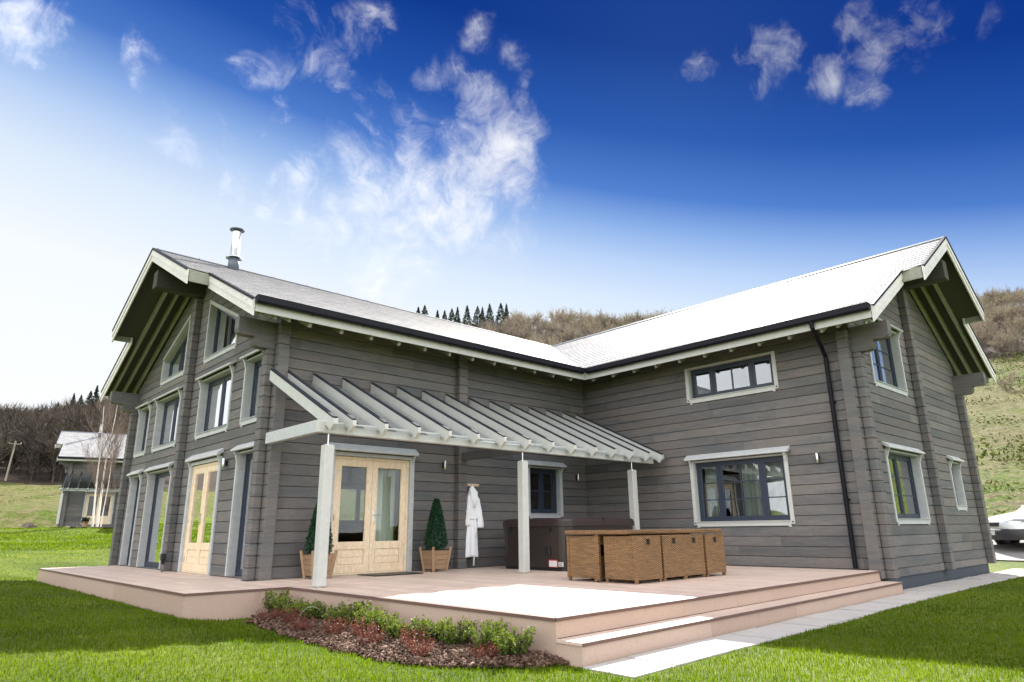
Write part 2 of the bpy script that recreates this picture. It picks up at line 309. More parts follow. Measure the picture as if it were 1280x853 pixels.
# ------------------------------------------------------------------ the log house
H=.19; T=.20                       # log course height, wall thickness
L=8.29; GY=-6.76; WB=15.04; WA=8.75
EA=-.76; EB=7.53; RZ=6.93; EZ=4.50; RY=4.31; RX=11.69
SA=(RZ-EZ)/(RY-EA); SB=(RZ-EZ)/(RX-EB)
def zA(y): return EZ+(y-EA)*SA if y<=RY else RZ-(y-RY)*SA
def zB(x): return EZ+(x-EB)*SB if x<=RX else RZ-(x-RX)*SB
def log_wall(fn,s0,s1,z0,ztop,openings,mb,seed=0,T=T,stagger=3.2,lowtone=0.):
    """fn(s,depth,z)->xyz (depth>0 goes into the wall). ztop=(list of (s,z)) roof line. openings: (sa,sb,za,fn or zb)"""
    rr=random.Random(seed)
    def topz(s):
        for (a,za),(b,zb) in zip(ztop,ztop[1:]):
            if a-1e-9<=s<=b+1e-9: return za+(zb-za)*(s-a)/(b-a)
        return -9
    apex=max(z for _,z in ztop); levels=set()
    nC=int((apex-z0)/H)+2
    k0=math.floor(z0/H)
    for k in range(k0,k0+nC+2): levels.add(round(k*H,5))
    extra=[z0]+[z for _,z in ztop]
    for o in openings:
        extra+=[o[2]]; extra+= ([o[3]] if not isinstance(o[3],(tuple,list)) else [o[3][0],o[3][1]])
    levels|={round(e,5) for e in extra}
    lv=sorted(z for z in levels if z0-1e-6<=z<=apex+1e-6)
    def span(z):
        # s range under the roof line at height z (single interval)
        lo,hi=s0,s1
        if topz(s0)<z-1e-6:
            for (a,za),(b,zb) in zip(ztop,ztop[1:]):
                if za<=z<=zb and zb>za: lo=a+(b-a)*(z-za)/(zb-za);break
        if topz(s1)<z-1e-6:
            for (a,za),(b,zb) in reversed(list(zip(ztop,ztop[1:]))):
                if zb<=z<=za and za>zb: hi=a+(b-a)*(z-za)/(zb-za);break
        return lo,hi
    def orange(o,z):
        sa,sb,za=o[:3]
        if isinstance(o[3],(tuple,list)):
            ta,tb=o[3]   # top z at sa and at sb
            if z<=min(ta,tb): return sa,sb
            if ta<tb: return sa+(sb-sa)*(z-ta)/(tb-ta),sb
            return sa,sa+(sb-sa)*(ta-z)/(ta-tb)
        return sa,sb
    tones={}
    for za,zb in zip(lv,lv[1:]):
        if zb-za<.003: continue
        zm=(za+zb)/2; k=math.floor(zm/H+1e-6)
        if k not in tones:
            br=[]; s=s0+rr.uniform(.3,stagger)
            while s<s1: br.append(s); s+=rr.uniform(1.6,stagger+1.4)
            tones[k]=(br,[rr.random() for _ in range(len(br)+1)])
        A=span(za+1e-5);B=span(zb-1e-5)
        segs=[[A[0],A[1],B[0],B[1]]]
        for o in openings:
            ot=max(o[3]) if isinstance(o[3],(tuple,list)) else o[3]
            if zm<o[2] or zm>ot: continue
            ra=orange(o,za+1e-5); rb=orange(o,zb-1e-5); new=[]
            for g in segs:
                if (ra[0]+rb[0])/2>=(g[1]+g[3])/2 or (ra[1]+rb[1])/2<=(g[0]+g[2])/2: new.append(g);continue
                if (ra[0]+rb[0])/2>(g[0]+g[2])/2+.004: new.append([g[0],ra[0],g[2],rb[0]])
                if (ra[1]+rb[1])/2<(g[1]+g[3])/2-.004: new.append([ra[1],g[1],rb[1],g[3]])
            segs=new
        bot=abs(za-round(za/H)*H)<1e-4; top=abs(zb-round(zb/H)*H)<1e-4
        prof=[]; ch=.010; cd=.012
        if bot: prof+=[(za,cd+.012),(za+.003,cd),(za+ch,0.)]
        else: prof+=[(za,0.)]
        if top: prof+=[(zb-ch,0.),(zb-.003,cd),(zb,cd+.012)]
        else: prof+=[(zb,0.)]
        prof=[p for i,p in enumerate(prof) if i==0 or p[0]>prof[i-1][0]+1e-5]
        br,tn=tones[k]
        for g in segs:
            def lo(z): return g[0]+(g[2]-g[0])*(z-za)/(zb-za)
            def hi(z): return g[1]+(g[3]-g[1])*(z-za)/(zb-za)
            cuts=[b for b in br if max(g[0],g[2])+.05<b<min(g[1],g[3])-.05]
            st=[None]+cuts+[None]
            for i in range(len(st)-1):
                ti=sum(1 for b in br if b<( (g[0] if st[i] is None else st[i])+.01))
                tone=tn[min(ti,len(tn)-1)]
                L_=(lambda z:lo(z)) if st[i] is None else (lambda z,c=st[i]:c+.001)
                R_=(lambda z:hi(z)) if st[i+1] is None else (lambda z,c=st[i+1]:c-.001)
                vs=[];fs=[]
                for z,d in prof: vs+=[fn(L_(z),d,z),fn(R_(z),d,z)]
                n=len(prof)
                for j in range(n-1): fs.append((2*j,2*j+1,2*j+3,2*j+2))
                vs+=[fn(L_(za),T,za),fn(R_(za),T,za),fn(R_(zb),T,zb),fn(L_(zb),T,zb)]
                b=2*n
                fs.append((b+1,b,b+3,b+2))
                fs.append((0,b,b+1,1)); fs.append((2*n-2,2*n-1,b+2,b+3))
                fs.append(tuple([2*j for j in range(n)]+[b+3,b])); fs.append(tuple([2*j+1 for j in range(n-1,-1,-1)]+[b+1,b+2]))
                mb.add(vs,fs,0,tone)
    return mb
def log_stack(mb,x0,x1,y0,y1,z0,z1,seed=0):
    rr=random.Random(seed); k=math.floor(z0/H+1e-6); z=z0
    while z<z1-.01:
        zt=min(z1,(k+1)*H)
        if zt-z>.02: mb.box(x0,x1,y0,y1,z+.002,zt-.002,0,.35+.3*rr.random(),.012)
        z=zt; k+=1
    return mb
house=empty('log_house',(0,0,-.35))
tag(house,'grey stained two-storey log house with slate roof and timber terrace, filling the photo','house','log houses with slate roofs')
fA=lambda s,d,z:(s,d,z)                # front wall, faces -y
fG=lambda s,d,z:(d,s,z)                # left gable, faces -x
fB=lambda s,d,z:(L+d,s,z)              # wing wall, faces -x
fGB=lambda s,d,z:(s,GY+d,z)            # wing gable, faces -y
fN=lambda s,d,z:(s,WA-d,z)             # rear
fE=lambda s,d,z:(WB-d,s,z)             # right
UT=.19
# openings : s0,s1,z0,z1
oA=[(1.30,2.96,.0,2.16),(6.30,7.32,1.10,2.16)]
oG=[(2.12,3.68,.0,2.16),(.36,1.20,.02,2.16),(5.03,6.68,.02,2.16),(7.38,8.20,.02,2.16),
    (1.92,3.66,2.76,3.92),(.36,1.22,2.76,3.92),(5.03,6.72,2.76,3.92),(7.38,8.26,2.76,3.92),
    (1.92,3.66,4.42,(4.92,5.72)),(5.03,6.72,4.42,(5.70,4.94))]
oB=[(-5.20,-3.13,.86,2.13),(-5.20,-3.20,3.52,4.22)]
oGB=[(9.24,11.06,.86,2.14),(13.22,13.90,1.16,2.14),(9.26,11.04,3.50,4.80)]
def gl(a,b,apx,e0,e1,fz): return [(a,fz(a)),(apx,fz(apx)),(b,fz(b))]
log_wall(fA,0,L+T,-.36,[(0,zA(0)-UT),(L+T,zA(0)-UT)],oA,MB(),1).build('front_wall','log_wood',house)
log_wall(fG,.202,WA-.202,-.36,[(.202,zA(.2)-UT),(RY,zA(RY)-UT),(WA-.202,zA(WA-.2)-UT)],oG,MB(),2).build('gable_wall','log_wood',house)
log_wall(fB,GY,-.002,-.14,[(GY,zB(L)-UT),(-.002,zB(L)-UT)],oB,MB(),3).build('wing_wall','log_wood',house)
log_wall(fGB,L+.202,WB-.202,-.14,[(L+.202,zB(L+.2)-UT),(RX,zB(RX)-UT),(WB-.202,zB(WB-.2)-UT)],oGB,MB(),4).build('wing_gable_wall','log_wood',house)
log_wall(fN,0,WB,-.36,[(0,zA(WA)-UT),(WB,zA(WA)-UT)],[(6.0,7.7,1.0,2.2)],MB(),5).build('rear_wall','log_wood',house)
log_wall(fE,GY,WA-.202,-.14,[(GY,zB(WB)-UT),(WA-.202,zB(WB)-UT)],[],MB(),6).build('side_wall','log_wood',house)
# log ends at corners and cross walls
def logends(name,*st):
    m=MB()
    for i,a in enumerate(st): log_stack(m,*a,seed=hash(name)%97+i if False else len(name)+i)
    return m.build(name,'log_wood',house)
zt0=3.90
logends('corner_log_ends',(-.15,-.002,.0,.20,-.36,zt0),(0,.20,-.15,-.002,-.36,4.5))
logends('cross_wall_log_ends',(-.15,-.002,4.27,4.47,-.36,6.0))
logends('corner_log_ends',(-.15,-.002,8.55,8.75,-.36,zt0))
logends('cross_wall_log_ends',(4.10,4.33,-.15,-.002,-.36,4.6))
logends('corner_log_ends',(L-.15,L-.002,GY,GY+.2,-.14,4.35),(L,L+.2,GY-.15,GY-.002,-.14,zt0))
logends('cross_wall_log_ends',(11.58,11.78,GY-.15,GY-.002,-.14,6.0))
logends('corner_log_ends',(14.84,15.04,GY-.15,GY-.002,-.14,zt0),(WB+.002,WB+.15,GY,GY+.2,-.14,4.3))
MB().box(L-.175,L-.152,GY+.005,GY+.195,-.14,3.89,0,.45,.004).build('corner_cover_board','log_wood',house)
MB().box(.005,.195,-.172,-.152,.0,3.89,0,.5,.004).build('corner_cover_board','log_wood',house)
# eaves corbels : stepped log ends carrying the verge
def corbel(pts,axis,c0,c1):
    MB().prism(pts,axis,c0,c1,0,.4).build('eaves_corbel','log_wood',house)
def cprof(sgn,base):   # profile in (out, z)
    P=[(0,3.905),(.30,3.905),(.36,3.93),(.39,3.99),(.39,4.085),(.60,4.085),(.66,4.11),(.68,4.17),(.68,4.40),(0,4.40)]
    return [(base+sgn*o,z) for o,z in P]
corbel(cprof(-1,-.002),1,.004,.196); corbel(cprof(-1,-.002),1,8.554,8.746)
corbel(cprof(-1,GY-.002),0,L+.004,L+.196); corbel(cprof(-1,GY-.002),0,14.844,15.036)
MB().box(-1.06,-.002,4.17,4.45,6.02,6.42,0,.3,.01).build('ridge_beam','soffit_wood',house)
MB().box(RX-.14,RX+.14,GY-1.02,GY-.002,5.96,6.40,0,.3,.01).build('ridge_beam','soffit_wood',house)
# plinth
m=MB(); m.box(L+.03,WB-.03,GY+.03,GY+.18,-.60,-.142); m.box(L+.03,L+.18,GY+.18,-.1,-.60,-.142); m.box(WB-.18,WB-.03,GY+.18,WA-.3,-.6,-.142); m.box(.03,WB-.1,WA-.18,WA-.03,-.6,-.362); m.box(.03,.18,.1,WA-.3,-.6,-.362); m.box(.03,L,.03,.18,-.6,-.362)
m.build('plinth','plinth_paint',house)
# interior: floors and partitions so that rooms are closed
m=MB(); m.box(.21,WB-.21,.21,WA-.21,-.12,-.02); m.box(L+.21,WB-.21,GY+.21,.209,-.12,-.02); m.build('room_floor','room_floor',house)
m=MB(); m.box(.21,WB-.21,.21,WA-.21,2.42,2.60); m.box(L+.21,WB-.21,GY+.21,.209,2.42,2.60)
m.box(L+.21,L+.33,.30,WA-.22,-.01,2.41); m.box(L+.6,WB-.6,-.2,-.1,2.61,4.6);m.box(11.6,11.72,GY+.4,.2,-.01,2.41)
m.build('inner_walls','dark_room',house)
# ---------------- roof
def roofrows(mb,P,u0,u1,row=.2,seed=0,axis='y'):
    """P(u,w,lift)->xyz ; u along eaves with range functions of w ; w up the slope (plan distance 0..W)"""
def slope(mb,org,du,dw,rise,W,ulo,uhi,row=.20,lift=.012):
    """plan origin org, unit u dir, unit w dir (uphill), ulo/uhi: functions of w"""
    n=int(round(W*math.hypot(1,rise)/row)); q=math.hypot(1,rise)
    for i in range(n):
        w0=W*i/n; w1=W*(i+1)/n
        def pt(u,w,l): return (org[0]+du[0]*u+dw[0]*w, org[1]+du[1]*u+dw[1]*w, org[2]+rise*w+l)
        a0,b0,a1,b1=ulo(w0),uhi(w0),ulo(w1),uhi(w1)
        if b0-a0<.02: continue
        vs=[pt(a0,w0,lift),pt(b0,w0,lift),pt(b1,w1,.002),pt(a1,w1,.002),pt(a0,w0,-.002),pt(b0,w0,-.002)]
        uv=[(a0,w0*q+.002),(b0,w0*q+.002),(b1,w1*q),(a1,w1*q)]
        # keep the brick rows in step with the geometry rows
        uv=[(a0,i*.2+.004),(b0,i*.2+.004),(b1,i*.2+.2),(a1,i*.2+.2)]
        fs=[(0,1,2,3),(4,5,1,0)]; uvs=[uv,[(a0,.001)]*4]
        if du[0]*dw[1]-du[1]*dw[0]<0: fs=[f[::-1] for f in fs]; uvs=[x[::-1] for x in uvs]
        mb.add(vs,fs,0,.5,uvs)
roof=MB()
WAs=RY-EA; WBs=RX-EB
UPA=1.60; UPB=9.55                        # where the deeper upper verge starts
vA=lambda w:-.75 if w<UPA-EA else -1.17
slope(roof,(0,EA,EZ),(1,0),(0,1),SA,WAs,vA,lambda w:EB+(RX-EB)*w/WAs)                       # front slope, main wing
slope(roof,(0,2*RY-EA,EZ),(1,0),(0,-1),SA,WAs,vA,lambda w:15.85-(15.85-RX)*w/WAs)           # rear slope
VB0=GY-.72; VB1=GY-1.12
vB=lambda w:VB0 if w<UPB-EB else VB1
slope(roof,(EB,0,EZ),(0,1),(1,0),SB,WBs,vB,lambda w:EA+(RY-EA)*w/WBs)                       # wing slope towards terrace
slope(roof,(2*RX-EB,0,EZ),(0,1),(-1,0),SB,WBs,vB,lambda w:(2*RY-EA)-((2*RY-EA)-RY)*w/WBs)   # wing slope, right
ro=roof.build('roof','roof_slate',house)
# soffit boards under the slates
def under_slab(mb,poly,fz,th,off=.012):
    n=len(poly); vs=[(x,y,fz(x,y)-off) for x,y in poly]+[(x,y,fz(x,y)-off-th) for x,y in poly]
    fs=[tuple(range(n)),tuple(range(2*n-1,n-1,-1))]+[((i+1)%n,i,n+i,n+(i+1)%n) for i in range(n)]
    mb.add(vs,fs,0,.4)
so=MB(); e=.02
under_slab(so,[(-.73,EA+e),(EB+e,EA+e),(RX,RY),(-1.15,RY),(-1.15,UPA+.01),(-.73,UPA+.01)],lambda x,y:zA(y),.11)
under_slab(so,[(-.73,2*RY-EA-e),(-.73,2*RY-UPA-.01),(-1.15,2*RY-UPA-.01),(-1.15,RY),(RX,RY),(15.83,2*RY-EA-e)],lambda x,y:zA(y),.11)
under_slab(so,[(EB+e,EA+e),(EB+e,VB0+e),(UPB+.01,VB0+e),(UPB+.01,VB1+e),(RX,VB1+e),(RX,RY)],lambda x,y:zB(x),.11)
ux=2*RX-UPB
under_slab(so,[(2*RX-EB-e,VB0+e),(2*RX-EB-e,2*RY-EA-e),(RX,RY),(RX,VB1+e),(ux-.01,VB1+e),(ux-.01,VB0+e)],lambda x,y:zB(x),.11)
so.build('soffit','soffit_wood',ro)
# ridge caps and valley
rc=MB(); rc.prism([(RY-.13,RZ-.062+.028),(RY,RZ+.028),(RY+.13,RZ-.062+.028),(RY+.13,RZ-.045),(RY,RZ+.01),(RY-.13,RZ-.045)],0,-1.18,RX)
x=-1.1
while x<RX-.3: rc.tube([(x,RY,RZ+.02),(x+.02,RY,RZ+.037)],[.012,.012],6); x+=.9
rc.build('ridge_cap','lead_grey',ro)
rc=MB(); rc.prism([(RX-.12,RZ-.07+.028),(RX,RZ+.028),(RX+.12,RZ-.07+.028),(RX+.12,RZ-.05),(RX,RZ+.01),(RX-.12,RZ-.05)],1,VB1-.01,RY); rc.build('ridge_cap','lead_grey',ro)
va=MB(); a=Vector((EB+.03,EA+.03,EZ+.022)); b=Vector((RX,RY,RZ+.022)); d=Vector((b.y-a.y,-(b.x-a.x),0)).normalized()*.035
va.add([a-d,a+d,b+d,b-d,a-d+Vector((0,0,-.03)),a+d+Vector((0,0,-.03)),b+d+Vector((0,0,-.03)),b-d+Vector((0,0,-.03))],[(0,1,2,3),(7,6,5,4),(0,4,5,1),(1,5,6,2),(2,6,7,3),(3,7,4,0)]); va.build('valley_flashing','lead_grey',ro)
# barge boards (two stacked boards per run)
def barge(p0,p1,out,dep=.27):
    """p0 low, p1 high points on the roof surface at the verge; out= outward unit xy"""
    m=MB(); 
    o=Vector((out[0],out[1],0))
    p0=Vector(p0);p1=Vector(p1)
    def run(t,zt,zb,th,tone):
        a=p0+o*t; b=p1+o*t; c=o*th
        vs=[a+Vector((0,0,-zb)),b+Vector((0,0,-zb)),b+c+Vector((0,0,-zb)),a+c+Vector((0,0,-zb)),a+Vector((0,0,-zt)),b+Vector((0,0,-zt)),b+c+Vector((0,0,-zt)),a+c+Vector((0,0,-zt))]
        m.hexa(vs,0,tone)
    run(-.018,-.006,.162,.040,.7); run(-.018,.166,.166+dep-.14,.026,.45)
    m.build('barge_board','barge_wood',ro)
    m=MB(); a=p0+o*.024;b=p1+o*.024;c=o*.012
    m.hexa([a+Vector((0,0,-.028)),b+Vector((0,0,-.028)),b+c+Vector((0,0,-.028)),a+c+Vector((0,0,-.028)),a-o*.06+Vector((0,0,.022)),b-o*.06+Vector((0,0,.022)),b+c+Vector((0,0,.022)),a+c+Vector((0,0,.022))])
    m.build('verge_trim','gutter_black',ro)
EAr=2*RY-EA; UPAr=2*RY-UPA
barge((-.75,EA,EZ),(-.75,UPA+.02,zA(UPA+.02)),(-1,0)); barge((-1.17,UPA-.02,zA(UPA-.02)),(-1.17,RY,RZ),(-1,0))
barge((-.75,EAr,EZ),(-.75,UPAr-.02,zA(UPAr-.02)),(-1,0)); barge((-1.17,UPAr+.02,zA(UPAr+.02)),(-1.17,RY,RZ),(-1,0))
EBr=2*RX-EB; UPBr=2*RX-UPB
barge((EB,VB0,EZ),(UPB+.02,VB0,zB(UPB+.02)),(0,-1)); barge((UPB-.02,VB1,zB(UPB-.02)),(RX,VB1,RZ),(0,-1))
barge((EBr,VB0,EZ),(UPBr-.02,VB0,zB(UPBr-.02)),(0,-1)); barge((UPBr+.02,VB1,zB(UPBr+.02)),(RX,VB1,RZ),(0,-1))
# return boards at the step of the verge
for y,s in ((UPA,1),(UPAr,-1)):
    z=zA(y); m=MB(); m.box(-1.14,-.77,y-.03*s,y+.002*s,z-.25,z-.02,0,.4); m.build('verge_return','rafter_wood',ro)
for x,s in ((UPB,1),(UPBr,-1)):
    z=zB(x); m=MB(); m.box(x-.03*s,x+.002*s,VB1+.03,VB0-.02,z-.25,z-.02,0,.4); m.build('verge_return','rafter_wood',ro)
# rafters: gable outriggers following the slope
def raf(a,b,w=.05,h=.16,name='rafter'): MB().bar(a,b,w,h,(0,0,1),0,.5).build(name,'rafter_wood',ro)
off=.012+.11+.09
for x in (-.58,-.33,-.08):
    raf((x,EA+.06,zA(EA+.06)-off),(x,RY-.02,RZ-off)); raf((x,EAr-.06,zA(EAr-.06)-off),(x,RY+.02,RZ-off))
for y in (GY-.56,GY-.30,GY-.06):
    raf((EB+.06,y,zB(EB+.06)-off),(RX-.02,y,RZ-off)); raf((EBr-.06,y,zB(EBr-.06)-off),(RX+.02,y,RZ-off))
# rafter tails along the eaves
x=.30
while x<EB: raf((x,EA+.05,zA(EA+.05)-off-.015),(x,-.02,zA(-.02)-off-.015),.06,.17,'rafter_tail'); x+=.62
y=-.95
while y>GY-.1: raf((EB+.05,y,zB(EB+.05)-off-.015),(L-.02,y,zB(L-.02)-off-.015),.06,.17,'rafter_tail'); y-=.62
# fascia + gutters
MB().box(-.72,EB-.0,EA-.005,EA+.018,4.285,4.49,0,.5).build('fascia_board','pale_wood',ro)
MB().box(EB-.005,EB+.018,VB0+.03,EA,4.285,4.49,0,.5).build('fascia_board','pale_wood',ro)
def gutter(a,b,out):
    a=Vector(a);b=Vector(b);o=Vector((*out,0)); pr=[(0,.0),(0,-.10),(.03,-.125),(.085,-.125),(.115,-.095),(.115,.012),(.105,.012),(.105,-.09),(.08,-.112),(.034,-.112),(.01,-.09),(.01,0)]
    m=MB(); n=len(pr); vs=[a+o*p+Vector((0,0,q)) for p,q in pr]+[b+o*p+Vector((0,0,q)) for p,q in pr]
    m.add(vs,[(i,(i+1)%n,n+(i+1)%n,n+i) for i in range(n)])
    for c in (a,b): m.add([c+o*p+Vector((0,0,q)) for p,q in pr[:6]],[(0,1,2,3,4,5)])
    d=(b-a); k=int(d.length/1.0)
    for i in range(1,k): 
        c=a+d*(i/k); u=d.normalized()*.022
        m.add([c+s*u+o*p+Vector((0,0,q)) for s in (-1,1) for p,q in ((.0,-.128),(.09,-.128),(.12,-.098),(.12,.004))],[(0,1,5,4),(1,2,6,5),(2,3,7,6)])
    g=m.build('gutter','gutter_black',ro); return g
gutter((-.74,EA-.008,4.535),(EB-.118,EA-.008,4.535),(0,-1))
gutter((EB-.008,EA-.124,4.535),(EB-.008,VB0+.02,4.535),(-1,0))
# downpipe
m=MB(); py=-6.30
m.tube([(EB-.06,py-.12,4.42),(EB-.06,py-.12,4.33),(L-.25,py-.02,4.06),(L-.075,py,3.90),(L-.075,py,3.7),(L-.075,py,.02)],.040,12)
m.tube([(L-.075,py,3.86),(L-.075,py,3.72)],.041,10); m.tube([(L-.075,py,2.0),(L-.075,py,1.94)],.041,10)
m.tube([(EB-.06,py-.12,4.42),(EB-.06,py-.12,4.36)],.043,10)
m.box(L-.09,L-.002,py-.05,py+.05,3.0,3.03); m.box(L-.09,L-.002,py-.05,py+.05,1.2,1.23)
m.build('downpipe','gutter_black',house)
# flue on the roof
fx,fy=.49,3.99; zr=zA(fy)
m=MB(); m.lathe([(.0,zr-.05),(.13,zr-.05),(.125,zr+.30)],fx,fy,24,0); fl=m.build('flue_base','lead_grey',ro,True)
m=MB(); m.lathe([(.115,zr+.29),(.115,zr+.30),(.19,zr+.275),(.19,zr+.285),(.115,zr+.34),(.10,zr+.34),(.10,zr+.95),(.105,zr+.96)],fx,fy,24); m.build('flue_pipe','flue_steel',ro,True)
m=MB(); m.lathe([(.03,zr+.955),(.04,zr+1.0),(.17,zr+1.005),(.17,zr+1.02),(.02,zr+1.06)],fx,fy,24)
for k in range(3): m.tube([(fx+.09*math.cos(k*2.1),fy+.09*math.sin(k*2.1),zr+.93),(fx+.09*math.cos(k*2.1),fy+.09*math.sin(k*2.1),zr+1.01)],.008,6)
m.build('flue_cowl','lead_grey',ro,False)
# ---------------- windows and doors
def window(fn,o,cols,rows,name='window',mat='navy_paint',trans=True,trim=None,hood=True,bolts=False,depth=.10,horn=.06,slant=None,door=False,glass='window_glass',cmat='grey_trim'):
    """cols: list of casements -> number of panes across"""
    s0,s1,z0,z1=o; zt=(lambda s:z1) if not isinstance(z1,(tuple,list)) else (lambda s:z1[0]+(z1[1]-z1[0])*(s-s0)/(s1-s0))
    g=.008
    def bx(m,a,b,za,zb,d0,d1,mi=0,tone=.5):
        # box that may have a sloping top (zb callable)
        zbf=zb if callable(zb) else (lambda s:zb); zaf=za if callable(za) else (lambda s:za)
        p=[fn(a,d0,zaf(a)),fn(b,d0,zaf(b)),fn(b,d1,zaf(b)),fn(a,d1,zaf(a)),fn(a,d0,zbf(a)),fn(b,d0,zbf(b)),fn(b,d1,zbf(b)),fn(a,d1,zbf(a))]
        m.hexa(p,mi,tone)
    m=MB(); fw=.055; D0,D1=depth,depth+.07
    A,B,Z0=s0+g,s1-g,z0+g; top=lambda s:zt(s)-g
    bx(m,A,A+fw,Z0,top,D0,D1); bx(m,B-fw,B,Z0,top,D0,D1); bx(m,A+fw,B-fw,Z0,Z0+fw,D0,D1); bx(m,A+fw,B-fw,lambda s:top(s)-fw,top,D0,D1)
    tot=sum(cols); iw=(B-A-2*fw); edges=[A+fw]; acc=0
    for c in cols: acc+=c; edges.append(A+fw+iw*acc/tot)
    pane=MB()
    for i,c in enumerate(cols):
        a,b=edges[i],edges[i+1]
        if i>0: a+=.02; bx(m,a-.04,a,Z0+fw,lambda s:top(s)-fw,D0,D1)
        if i<len(cols)-1: b-=.02
        cw=.048; d0,d1=D0+.008,D1-.004
        zlo=Z0+fw; ztp=lambda s:top(s)-fw
        bx(m,a,a+cw,zlo,ztp,d0,d1); bx(m,b-cw,b,zlo,ztp,d0,d1); bx(m,a+cw,b-cw,zlo,zlo+cw,d0,d1); bx(m,a+cw,b-cw,lambda s:ztp(s)-cw,ztp,d0,d1)
        for k in range(1,c): 
            x=a+cw+(b-a-2*cw)*k/c; bx(m,x-.012,x+.012,zlo+cw,lambda s:ztp(s)-cw,d0+.008,d1-.006)
        zz=min(ztp(a),ztp(b))
        for k in range(1,rows):
            z=zlo+cw+(zz-zlo-2*cw)*k/rows; bx(m,a+cw,b-cw,z-.011,z+.011,d0+.009,d1-.007)
        bx(pane,a+cw-.004,b-cw+.004,zlo+cw-.004,lambda s:ztp(s)-cw+.004,D0+.030,D0+.036)
    w=m.build(name,mat,house); pane.build('pane',glass,w)
    # reveal lining + outer casing
    c=MB(); cw=.085 if trim is None else trim
    def cb(a,b,za,zb,d0=-.026,d1=-.001): bx(c,a,b,za,zb,d0,d1,0,.5)
    lt=.012
    bx(c,s0+.001,s0+lt,z0,lambda s:zt(s)-.002,-.001,depth-.001); bx(c,s1-lt,s1-.001,z0,lambda s:zt(s)-.002,-.001,depth-.001)
    bx(c,s0+lt,s1-lt,lambda s:zt(s)-lt,lambda s:zt(s)-.001,-.001,depth-.001)
    tp=lambda s:zt(s)+.02
    cb(s0-cw,s0+.004,z0-(horn if not door else 0),tp); cb(s1-.004,s1+cw,z0-(horn if not door else 0),tp)
    if slant: 
        bx(c,s0-cw,s1+cw,lambda s:(zt(max(s0,min(s1,s)))+ (0 if s0<=s<=s1 else 0))+.022,lambda s:zt(max(s0,min(s1,s)))+.10,-.030,-.002)
    else: cb(s0+.004,s1-.004,zt(s0)-.004,zt(s0)+.02)
    if not door:
        cb(s0+.004,s1-.004,z0-.09,z0+.006,-.022); bx(c,s0+.003,s1-.003,z0+.001,z0+.012,-.045,depth-.001)
        for sg,q in ((s0-cw,1),(s1+cw,-1)):
            x0_=sg+q*(cw); bx(c,min(x0_,x0_+q*.05),max(x0_,x0_+q*.05),z0-.115,z0-.0905,-.022,-.001)
    c.build('casing',cmat,w)
    if hood:
        hd=MB(); zt_=zt(s0)+.03
        a,b=s0-cw-.07,s1+cw+.07
        P=[(-.001,zt_+.13),(-.12,zt_+.045),(-.125,zt_+.012),(-.10,zt_+.0),(-.001,zt_+.07)]
        n=len(P); vs=[fn(a,d,z) for d,z in P]+[fn(b,d,z) for d,z in P]
        hd.add(vs,[tuple(range(n-1,-1,-1)),tuple(range(n,2*n))]+[(i,(i+1)%n,n+(i+1)%n,n+i) for i in range(n)],0,.7)
        # shaped brackets below the hood
        for x in (s0-cw+.01,s1+cw-.06):
            Q=[(-.027,zt_+.055),(-.088,zt_+.012),(-.085,zt_-.03),(-.06,zt_-.055),(-.05,zt_-.11),(-.027,zt_-.17)]
            n=len(Q); vs=[fn(x,d,z) for d,z in Q]+[fn(x+.05,d,z) for d,z in Q]
            hd.add(vs,[tuple(range(n-1,-1,-1)),tuple(range(n,2*n))]+[(i,(i+1)%n,n+(i+1)%n,n+i) for i in range(n)],0,.5)
        hd.build('hood','grey_trim',w)
    if bolts:
        for x in (s0-cw/2,s1+cw/2):
            b_=MB()
            p=[fn(x+.017*math.cos(q*.785),-.026,z0-.02+.017*math.sin(q*.785)) for q in range(8)]+[fn(x+.014*math.cos(q*.785),-.036,z0-.02+.014*math.sin(q*.785)) for q in range(8)]
            b_.add(p,[(i,(i+1)%8,8+(i+1)%8,8+i) for i in range(8)]+[tuple(range(8,16))])
            b_.build('fixing_bolt','dark_plastic',w)
    return w
